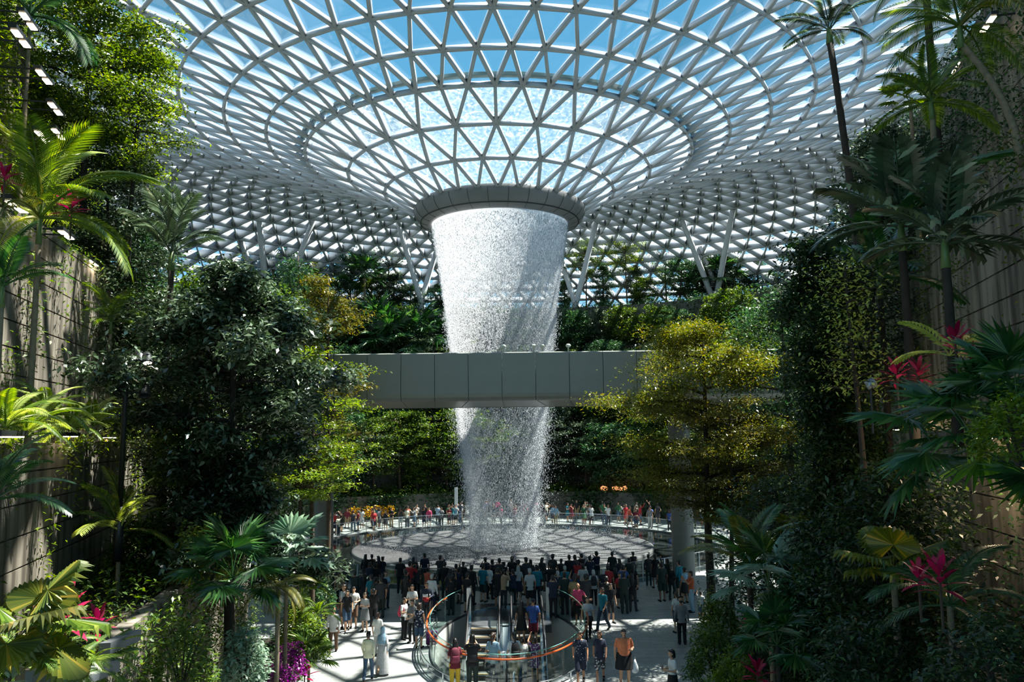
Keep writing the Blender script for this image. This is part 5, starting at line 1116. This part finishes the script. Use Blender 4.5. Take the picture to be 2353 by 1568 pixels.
# ---- the bright crowd on the far promenade
far = []
for i in range(98):
    a = -62+124*(i+.5)/98+rr.uniform(-.8, .8); far.append((a, rr.choice([15.2, 15.6, 16.2, 17.0, 18.2, 19.4, 20.6])+rr.uniform(-.2, .3)))
for i, (a, r) in enumerate(far):
    p = arc(r, a, 0); sx = rr.choice('mf'); tc = rr.choice(['white', 'white', 'light grey', 'black', 'navy', 'red', 'teal', 'pink', 'grey', 'light blue', 'coral', 'green', 'blue', 'charcoal', 'cream', 'maroon']); bc = rr.choice(['black', 'denim', 'dark denim', 'charcoal', 'khaki', 'light grey', 'navy'])
    kd = rr.choice(['stand', 'phone', 'walk', 'stand2', 'raise', 'text']); hr = 'short' if sx == 'm' else rr.choice(['long', 'tail', 'bob', 'bun', 'hijab' if rr.random() < .2 else 'long'])
    person(None, None, None, **{}) if False else human(p, rr.choice([0, 0, 20, -20, 60, -70, 180]), kd, sx, (rr.choice(['tee', 'sleeve', 'tee']) if sx == 'm' else rr.choice(['tee', 'tank', 'dress', 'sleeve']), tc), (rr.choice(['trousers', 'shorts'] if sx == 'm' else ['trousers', 'skirt', 'shorts']), bc), hr, rr.uniform(1.6, 1.78), rr.choice([0, 0, 1, 2]),
        f"{'man' if sx == 'm' else 'woman'} in {tc} on the far promenade, {ordinal(i+1)} from the left", 'people on the far promenade')
# ---- people on the high walks far away
for i, (px, py) in enumerate([(783, 706), (792, 704), (806, 702), (815, 704), (823, 703), (832, 705), (842, 703), (851, 704), (862, 705)]):
    p = at(px, py, 97.0); sx = rr.choice('mf'); tc = ['red', 'white', 'coral', 'white', 'light grey', 'white', 'navy', 'white', 'grey'][i]
    human((p.x, 97.0, 22.35), rr.choice([0, 30, -30]), rr.choice(['stand', 'phone', 'stand2']), sx, ('tee', tc), ('trousers', 'black'), 'short' if sx == 'm' else 'long', 1.7, 0, f"tiny person in {tc} on the high balcony, {ordinal(i+1)} from the left", 'people on the high balcony')
for i, (px, tc) in enumerate([(1098, 'rust'), (1110, 'orange'), (1124, 'white'), (1143, 'coral'), (1152, 'red'), (1172, 'light blue'), (1180, 'light grey'), (1192, 'blue'), (1206, 'white')]):
    p = at(px, 1035, 83.6); human((p.x, 83.6, 6.7), rr.choice([0, 30, -30]), 'stand', rr.choice('mf'), ('tee', tc), ('trousers', 'black'), 'short', 1.7, 1, f"tiny person in {tc} on the second terrace, {ordinal(i+1)} from the left", 'people on the second terrace')
# ------------------------------------------------------------------ escalators in the oval pit
M_RUB = mat('black_rubber', lin((24, 24, 26)), .5); M_TREAD = mat('grooved_tread', lin((150, 150, 148)), .4, metal=.5); M_YELL = mat('yellow_edge', lin((206, 160, 60)), .5)
M_RAILO = mat('orange_wood_rail', lin((196, 84, 36)), .35, noise=.12, nscale=6)
pit = MB(); pit.lathe([(1.0, 0.0), (1.0, -5.2)], 80, (PX, PY, 0), sx=PA, sy=PB); struct(pit, 'wall_front', M_WHITEWALL, True)
def ellp(t, k=0.0, z=0.0): return Vector((PX+(PA+k)*math.sin(t), PY-(PB+k)*math.cos(t), z))    # t = 0 nearest the camera
tb_, te_ = -2.36, 2.36                             # the balustrade is open at the back
ring_ = empty('pit_railing', (0, 0, 0)); tag(ring_, 'curved glass balustrade with orange handrail around the escalator pit', 'railing')
N_ = 14
for i in range(N_):
    a0 = tb_+(te_-tb_)*i/N_+.012; a1 = tb_+(te_-tb_)*(i+1)/N_-.012; ts = np.linspace(a0, a1, 7); mb = MB()
    v = []
    for t in ts: v += [tuple(ellp(t, .05, .02)), tuple(ellp(t, .05, 1.12)), tuple(ellp(t, .07, 1.12)), tuple(ellp(t, .07, .02))]
    f = []
    for j in range(6):
        for q in range(4): f.append((j*4+q, j*4+(q+1) % 4, j*4+4+(q+1) % 4, j*4+4+q))
    f += [(0, 3, 2, 1), (24, 25, 26, 27)]; mb.add(v, f); mb.build('glass_panel', M_RAILGLASS, ring_)
    if i % 1 == 0:
        for tt in (a0+.03, a1-.03):
            mb = MB(); mb.bar(ellp(tt, .06, .98), ellp(tt, .155, 1.0), .03, .03); mb.lathe([(.03, 0), (.03, .012)], 10, tuple(ellp(tt, .06, .97))); mb.build('bracket', M_CHROME, ring_)
mb = MB(); mb.tube([ellp(t, .17, 1.02) for t in np.linspace(tb_+.25, te_-.25, 80)], .030, 8); mb.build('handrail', M_RAILO, ring_, True)
mb = MB(); mb.tube([ellp(t, .06, 1.135) for t in np.linspace(tb_, te_, 80)], .012, 5); mb.build('glass_edge', mat('glass_edge', lin((120, 190, 175)), .2), ring_, True)
mb = MB(); mb.lathe([(1, .0), (1, .10), (1.022, .10), (1.022, 0)], 90, (PX, PY, 0), sx=PA, sy=PB); mb.build('base_shoe', M_CHROME, ring_)
for j, (kk, zz) in enumerate(((.42, .16), (.42, .34))):
    mb = MB(); mb.tube([ellp(t, kk, zz) for t in np.linspace(tb_+.35, te_-.35, 80)], .018, 6); mb.build('kick_rail', M_CHROME, ring_, True)
for i in range(16):
    t = tb_+.35+(te_-tb_-.7)*i/15; mb = MB(); mb.bar(ellp(t, .42, 0), ellp(t, .42, .36), .014, .04, (1, 0, 0)); mb.build('kick_post', M_CHROME, ring_)
TOPY, SL = 34.6, math.tan(math.radians(30))
for ex, sd in ((-1.02, 'left'), (.92, 'right')):
    pass
ex_l = on_floor(1118, 1402).x; ex_r = on_floor(1208, 1402).x
# landing slab reaching from the pit edge to the heads of the escalators
mb = MB(); mb.box(-2.0, 1.45, TOPY-.75, 38.2, -.28, .012); struct(mb, 'floor', mat('landing_plate', lin((70, 72, 74)), .35, metal=.5))
for ex, sd in ((ex_l, 'left'), (ex_r, 'right')):
    es = empty('escalator', (ex, TOPY, 0)); tag(es, f'{sd} escalator descending into the oval pit' + (', empty' if sd == 'left' else ' with riders on it'), 'escalator', 'escalators in the pit')
    n = 21
    st = None
    for i in range(n):
        if st is None:
            mb = MB(); mb.box(-.5, .5, -.40, 0, -.06, 0.0); st = o = mb.build('step', M_TREAD, es)
            rm = MB(); rm.box(-.5, .5, -.40, -.385, -.24, -.062); riser = rm.build('riser', M_RUB, st); ym = MB(); ym.box(-.5, .5, -.402, -.372, .001, .004); yl = ym.build('step_edge', M_YELL, st)
            for q in range(1): pass
        else:
            o = st.copy(); COL.objects.link(o)
            for ch in (riser, yl): c = ch.copy(); COL.objects.link(c); c.parent = o
        o.location = (0, -.75-.4*i, -.235*i-.0)
    for s_ in (-1, 1):
        P3 = [(s_*.62, 1.3, .92), (s_*.62, .4, .95), (s_*.62, -.5, .93), (s_*.62, -1.1, .70), (s_*.62, -9.0, .70-7.9*.585)]
        mb = MB(); mb.tube([(s_*.62, 1.32, .2), (s_*.62, 1.55, .45), (s_*.62, 1.5, .80)]+P3, .042, 8); mb.build('handrail', M_RUB, es, True)
        v = [(s_*.62, 1.3, .03), (s_*.62, -.6, .03), (s_*.62, -9.0, -4.85), (s_*.62, -9.0, -3.95), (s_*.62, -1.1, .67), (s_*.62, -.5, .88), (s_*.62, 1.3, .88)]
        v2 = [(x+.012*s_, y, z) for x, y, z in v]; m = len(v); mb = MB(); mb.add(v+v2, [tuple(range(m)), tuple(range(2*m-1, m-1, -1))]+[(i, (i+1) % m, m+(i+1) % m, m+i) for i in range(m)]); mb.build('balustrade', M_RAILGLASS, es)
        v = [(s_*.52, 1.2, .03), (s_*.52, -.65, .06), (s_*.52, -9.0, -4.80), (s_*.52, -9.0, -5.2), (s_*.52, -.65, -.35), (s_*.52, 1.2, -.35)]; v2 = [(x+.20*s_, y, z) for x, y, z in v]; m = len(v)
        mb = MB(); mb.add(v+v2, [tuple(range(m)), tuple(range(2*m-1, m-1, -1))]+[(i, (i+1) % m, m+(i+1) % m, m+i) for i in range(m)]); mb.build('skirt_panel', M_CHROME, es)
    mb = MB(); mb.box(-.5, .5, -.75, .9, 0.0, .022); mb.build('comb_plate', M_CHROME, es)
mb = MB(); cxm = (ex_l+ex_r)/2; w_ = (ex_r-ex_l)/2-.74
v = [(cxm-w_, TOPY-.6, .05), (cxm-w_, TOPY-9, -4.85), (cxm-w_, TOPY-9, -5.2), (cxm-w_, TOPY-.6, -.4)]; v2 = [(x+2*w_, y, z) for x, y, z in v]
mb.add(v+v2, [(0,1,2,3), (7,6,5,4), (0,4,5,1), (1,5,6,2), (2,6,7,3), (3,7,4,0)]); o = mb.build('centre_panel', mat('satin_steel', lin((200, 204, 208)), .35, metal=.6)); tag(o, 'sloping brushed steel panel between the two escalators', 'panel')
for sx_ in (-1.93, 1.38):
    mb = MB(); mb.box(sx_-.09, sx_+.09, TOPY+.55, TOPY+.85, .0, 1.25); o = mb.build('end_post', M_CHROME); tag(o, 'steel post at the ' + ('left' if sx_ < 0 else 'right') + ' end of the curved glass railing', 'post', 'railing end posts')
def on_step(i, dx=0.0, right=True): return Vector(((ex_r if right else ex_l)+dx, TOPY-.75-.4*i-.2, -.235*i))
human(on_step(2, -.22), 180, 'stand', 'f', ('dress', 'black'), None, 'long', 1.66, 1, 'woman in short black dress with long hair riding the right escalator')
human(on_step(2, .24), 182, 'rail', 'm', ('tee', 'blue'), ('shorts', 'maroon'), 'cap', 1.74, 1, 'man in blue tee, maroon shorts and dark cap riding the right escalator')
human(on_step(6, -.2), 185, 'rail', 'f', ('tee', 'white'), ('trousers', 'denim'), 'bun', 1.6, 0, 'woman in white top lower down on the right escalator')
human(on_step(6, .24), 178, 'raise', 'f', ('dress', 'purple'), None, 'bob', 1.62, 0, 'woman in purple patterned dress lower down on the right escalator', pt='floral')

# suitcase, bin
p = on_floor(992, 1486); su = empty('suitcase', (p.x, p.y, 0), .2); tag(su, 'purple wheeled suitcase standing beside the woman in floral top', 'suitcase')
mb = MB(); loft(mb, [(0, 0, .06, .17, .11), (0, 0, .09, .21, .13), (0, 0, .50, .21, .13), (0, 0, .54, .17, .11)], 24); mb.build('case_body', cloth((92, 40, 96)), su, True)
mb = MB(); mb.box(-.17, .17, -.15, -.10, .33, .50); o = mb.build('front_pocket', cloth((136, 70, 140)), su)
for s_ in (-1, 1):
    mb = MB(); mb.lathe([(.0, -.015), (.035, -.015), (.035, .015), (.0, .015)], 12); o = mb.build('wheel', M_RUB, su); o.rotation_euler = (0, math.pi/2, 0); o.location = (s_*.14, .08, .035)
mb = MB(); mb.tube([(-.09, .1, .5), (-.09, .1, .95), (.09, .1, .95), (.09, .1, .5)], .009, 6); mb.build('handle', M_CHROME, su)
bp_ = by_head(1160, 1500, .95); bn = empty('litter_bin', (bp_.x, bp_.y, 0)); tag(bn, 'round ribbed steel litter bin at the bottom centre', 'bin')
mb = MB(); mb.lathe([(.0, .04), (.19, .04), (.19, .84), (.17, .86)], 32); mb.build('bin_body', M_CHROME, bn, True)
rib0 = None
for k in range(24):
    th = 2*math.pi*k/24
    if rib0 is None: mb = MB(); mb.box(-.010, .010, -.012, .012, .05, .83); rib0 = o = mb.build('rib', M_DARK, bn)
    else: o = rib0.copy(); COL.objects.link(o)
    o.location = (.192*math.cos(th), .192*math.sin(th), 0); o.rotation_euler = (0, 0, th)
mb = MB(); mb.lathe([(.2, .86), (.21, .90), (.17, .94), (.10, .95), (.10, .90)], 32); mb.build('lid', M_CHROME, bn, True)
mb = MB(); mb.lathe([(.2, 0), (.2, .045), (.0, .045)], 32); mb.build('base', M_DARK, bn)

# ------------------------------------------------------------------ lights on arms along the walls
M_LED = mat('lit_lamp_face', (1, .8, .55), .5, emit=(1.0, .82, .60), estr=14.0)
bar_mesh = None
def wall_light(side, px, py, Y, label, two=True, group=None, glow=0):
    p = at(px, py, Y); s = -1 if side == 'left' else 1; r = empty('wall_light', p, -s*.22); mb = MB(); mb.box(-.09, .09, -.55, .55, .03, .12); mb.build('housing', M_DARK, r)
    for y0 in ((-.42, .10) if two else (-.15,)):
        mb = MB(); mb.box(-.075, .075, y0, y0+.32, .012, .03); mb.build('lamp_panel', M_LED, r)
    for y in (-.3, .3): mb = MB(); mb.bar((0, y, .10), (s*1.7, y, .10), .04, .04); mb.build('arm', M_DARK, r)
    if glow:
        ld = bpy.data.lights.new('lamp_glow', 'POINT'); ld.energy = glow; ld.color = (1.0, .76, .48); ld.shadow_soft_size = .12
        lo = bpy.data.objects.new('lamp_glow', ld); COL.objects.link(lo); lo.parent = r; lo.location = (0, 0, -.12)
    return tag(r, label, 'light', group)
def series(side, pts, where):
    for i, (px, py, Y) in enumerate(pts): wall_light(side, px, py, Y, f'twin lamp on arms {where}, {ordinal(i+1)} from the top', group='wall lamps ' + where, glow=(110 if (side, i) in ((('right'), 0), ('right', 1), ('left', 2)) and 'high' not in where else 0))
series('left', [(65, 52, 19), (48, 92, 18), (101, 180, 20.5), (127, 253, 22), (134, 311, 23.5), (99, 318, 20)], 'on the high left wall')
series('left', [(38, 478, 15.5), (152, 543, 20.5), (212, 607, 25), (240, 634, 30), (258, 650, 33)], 'on the upper left wall')
series('left', [(20, 1008, 12.5), (158, 1006, 18.5), (252, 1008, 24), (385, 1008, 31)], 'on the lower left wall')
series('right', [(2270, 58, 20.5), (2200, 158, 25), (2150, 230, 30)], 'on the high right wall')
series('right', [(2290, 420, 17.6), (2226, 495, 20.5), (2130, 550, 24), (2046, 630, 29)], 'on the upper right wall')
series('right', [(2052, 990, 24), (2250, 1010, 14)], 'on the lower right wall')
# lamp post with spotlights at the left
p = at(274, 1200, 19.5); lp = empty('lamp_post', (p.x, 19.5, p.z)); tag(lp, 'dark lamp post carrying four round spotlights beside the left wall', 'lamp post'); ht = at(290, 830, 19.5).z-p.z
mb = MB(); mb.tube([(0, 0, -.9), (0, 0, .35)], .11, 12); mb.build('base', M_DARK, lp, True)
mb = MB(); mb.tube([(0, 0, 0), (.02, 0, ht-.3), (.10, 0, ht-.05), (.28, 0, ht+.12), (.45, 0, ht+.12)], .06, 10); mb.build('pole', M_DARK, lp, True)
mb = MB(); mb.bar((-.12, 0, ht*.80), (.5, 0, ht*.80), .05, .05); mb.build('cross_arm', M_DARK, lp)
for k, (x, z, tx, on) in enumerate(((.32, ht+.10, .5, False), (.50, ht+.08, .7, True), (-.10, ht*.83, -.1, False), (.48, ht*.82, .5, False))):
    sp = MB(); sp.lathe([(0, .12), (.08, .12), (.115, .02), (.125, -.14), (.135, -.15), (.135, -.19), (.11, -.19), (.105, -.15), (0, -.15)], 20); o = sp.build('spotlight', M_DARK, lp, True); o.location = (x, 0, z); o.rotation_euler = (math.radians(-25), math.radians(-25*tx), 0)
    ln_ = MB(); ln_.lathe([(0, -.152), (.10, -.152)], 20); q = ln_.build('lens', M_LED if on else mat('lens_off', lin((40, 44, 48)), .1), o)
    if on: q['label'] = 'lit warm lens'
for i, (px, py) in enumerate([(334, 830), (345, 848), (330, 862), (338, 868), (318, 902)]):
    p = at(px, py, 24.0); r = empty('wall_light', p); mb = MB(); mb.lathe([(.0, -.01), (.10, -.01)], 14); mb.build('lamp_panel', M_LED, r); mb = MB(); mb.lathe([(.12, -.02), (.13, .12), (0, .14)], 14); mb.build('housing', M_DARK, r); tag(r, f'small round lamp glowing behind the lamp post, {ordinal(i+1)} from the top', 'light', 'round lamps behind the lamp post')
    mb = MB(); mb.bar((0, 0, .1), (-1.2, 0, .1), .04, .04); mb.build('arm', M_DARK, r)
p = at(2000, 883, 15.0); r = empty('spotlight', p); tag(r, 'grey finned spotlight on a stem in the right bank', 'spotlight'); mb = MB(); mb.lathe([(0, .10), (.05, .10), (.07, .0), (.085, -.08), (0, -.08)], 16); o = mb.build('lamp_head', mat('lamp_grey', lin((150, 155, 160)), .3, metal=.5), r, True); o.rotation_euler = (.3, 1.1, 0)
for k in range(5): mb = MB(); mb.lathe([(.07, 0), (.10, 0), (.10, .01), (.07, .01)], 16); q = mb.build('fin', MATS['lamp_grey'], r); q.rotation_euler = (.3, 1.1, 0); q.location = (.018*k, 0, .01*k)
mb = MB(); mb.tube([(0, 0, -.05), (0, .02, -.9)], .02, 6); mb.build('stem', M_DARK, r)
# planter edges / beams at the bottom
for i, (a, b, Y0, Y1, w) in enumerate([((240, 1492), (312, 1460), 12.0, 13.3, .16), ((165, 1568), (262, 1530), 10.5, 11.8, .16), ((60, 1560), (140, 1545), 9.5, 10.3, .14), ((2172, 1482), (2282, 1530), 12.0, 10.6, .2), ((1770, 1215), (1700, 1180), 24.0, 26.5, .1)]):
    mb = MB(); mb.bar(at(*a, Y0), at(*b, Y1), w, .16); o = mb.build('planter_rail', mat('grey_rail', lin((120, 126, 130)), .5) if i < 3 else M_DARK); tag(o, ['grey box rail of the planter at the lower left, upper one', 'grey box rail at the bottom edge on the left', 'grey planter rail in the bottom left corner', 'dark box rail of the planter at the lower right', 'thin dark rail beside the right column'][i], 'rail')
# balcony, sign boards and round lamps far away
mb = MB(); q0 = at(775, 700, 96.0); q1 = at(875, 700, 96.0); mb.box(q0.x, q1.x, 94.8, 97.5, 20.6, 22.3); o = mb.build('balcony', mat('pale_concrete', lin((150, 150, 144)), .8, noise=.1)); tag(o, 'pale concrete balcony on the top terrace left of the waterfall', 'balcony')
mb = MB(); mb.box(q0.x, q1.x, 94.85, 94.88, 22.35, 23.35); g_ = mb.build('glass_panel', M_RAILGLASS, o)
mb = MB(); mb.tube([(q0.x, 94.86, 23.4), (q1.x, 94.86, 23.4)], .03, 6); mb.build('handrail', M_CHROME, o)
for i, px in enumerate((1385, 1391, 1410, 1415, 1424, 1433, 1436)):
    p = at(px, 1122+(i % 3), 79.0); mb = MB(); mb.lathe([(.01, -.22), (.14, -.18), (.22, -.05), (.22, .05), (.14, .18), (.01, .22)], 14); o = mb.build('globe_lamp', mat('amber_globe', (1, .5, .2), .5, emit=(1, .42, .16), estr=1.2), None, True); o.location = p; tag(o, f'amber globe lamp right of the waterfall under the trees, {ordinal(i+1)} from the left', 'lamp', 'amber globe lamps')
for i, (px, py, Y, w, h) in enumerate([(1048, 1150, 73.0, .28, 2.2), (1183, 1000, 83.2, .9, 1.6)]):
    p = at(px, py, Y); mb = MB(); mb.box(p.x-w/2, p.x+w/2, Y, Y+.12, p.z-h/2, p.z+h/2); o = mb.build('sign_board', mat('white_board', lin((210, 214, 214)), .5)); tag(o, ['slim white sign post left of the falling water', 'white board on the second terrace seen through the water'][i], 'sign')
# small trolley frame beside the right column
p = on_floor(1632, 1420); r = empty('trolley', (p.x, p.y, 0)); tag(r, 'empty steel luggage trolley beside the right column', 'trolley')
mb = MB(); mb.tube([(-.3, 0, .25), (-.3, 0, 1.05), (.3, 0, 1.05), (.3, 0, .25)], .02, 6); mb.build('frame', M_CHROME, r)
mb = MB(); mb.box(-.32, .32, -.45, .45, .20, .24); mb.build('platform', M_CHROME, r)
for x, y in ((-.28, -.4), (.28, -.4), (-.28, .4), (.28, .4)): mb = MB(); mb.lathe([(0, -.02), (.1, -.02), (.1, .02), (0, .02)], 12); o = mb.build('wheel', M_RUB, r); o.rotation_euler = (0, math.pi/2, 0); o.location = (x, y, .1)
# small jets standing on the bridge top
for i, px in enumerate((1157, 1227, 1246, 1306)):
    p = at(px, 806, BY0+1.0); mb = MB(); mb.lathe([(.03, -.3), (.03, 0), (.10, .02), (.12, .10), (.06, .16), (.0, .17)], 12); o = mb.build('fixture', mat('pale_fixture', lin((190, 200, 190)), .4), None, True); o.location = (p.x, p.y, BZ1+.32); tag(o, f'small pale mushroom shaped fixture on the bridge top, {ordinal(i+1)} from the left', 'fixture', 'fixtures on the bridge top')
bpy.data.scenes.remove(TMP)
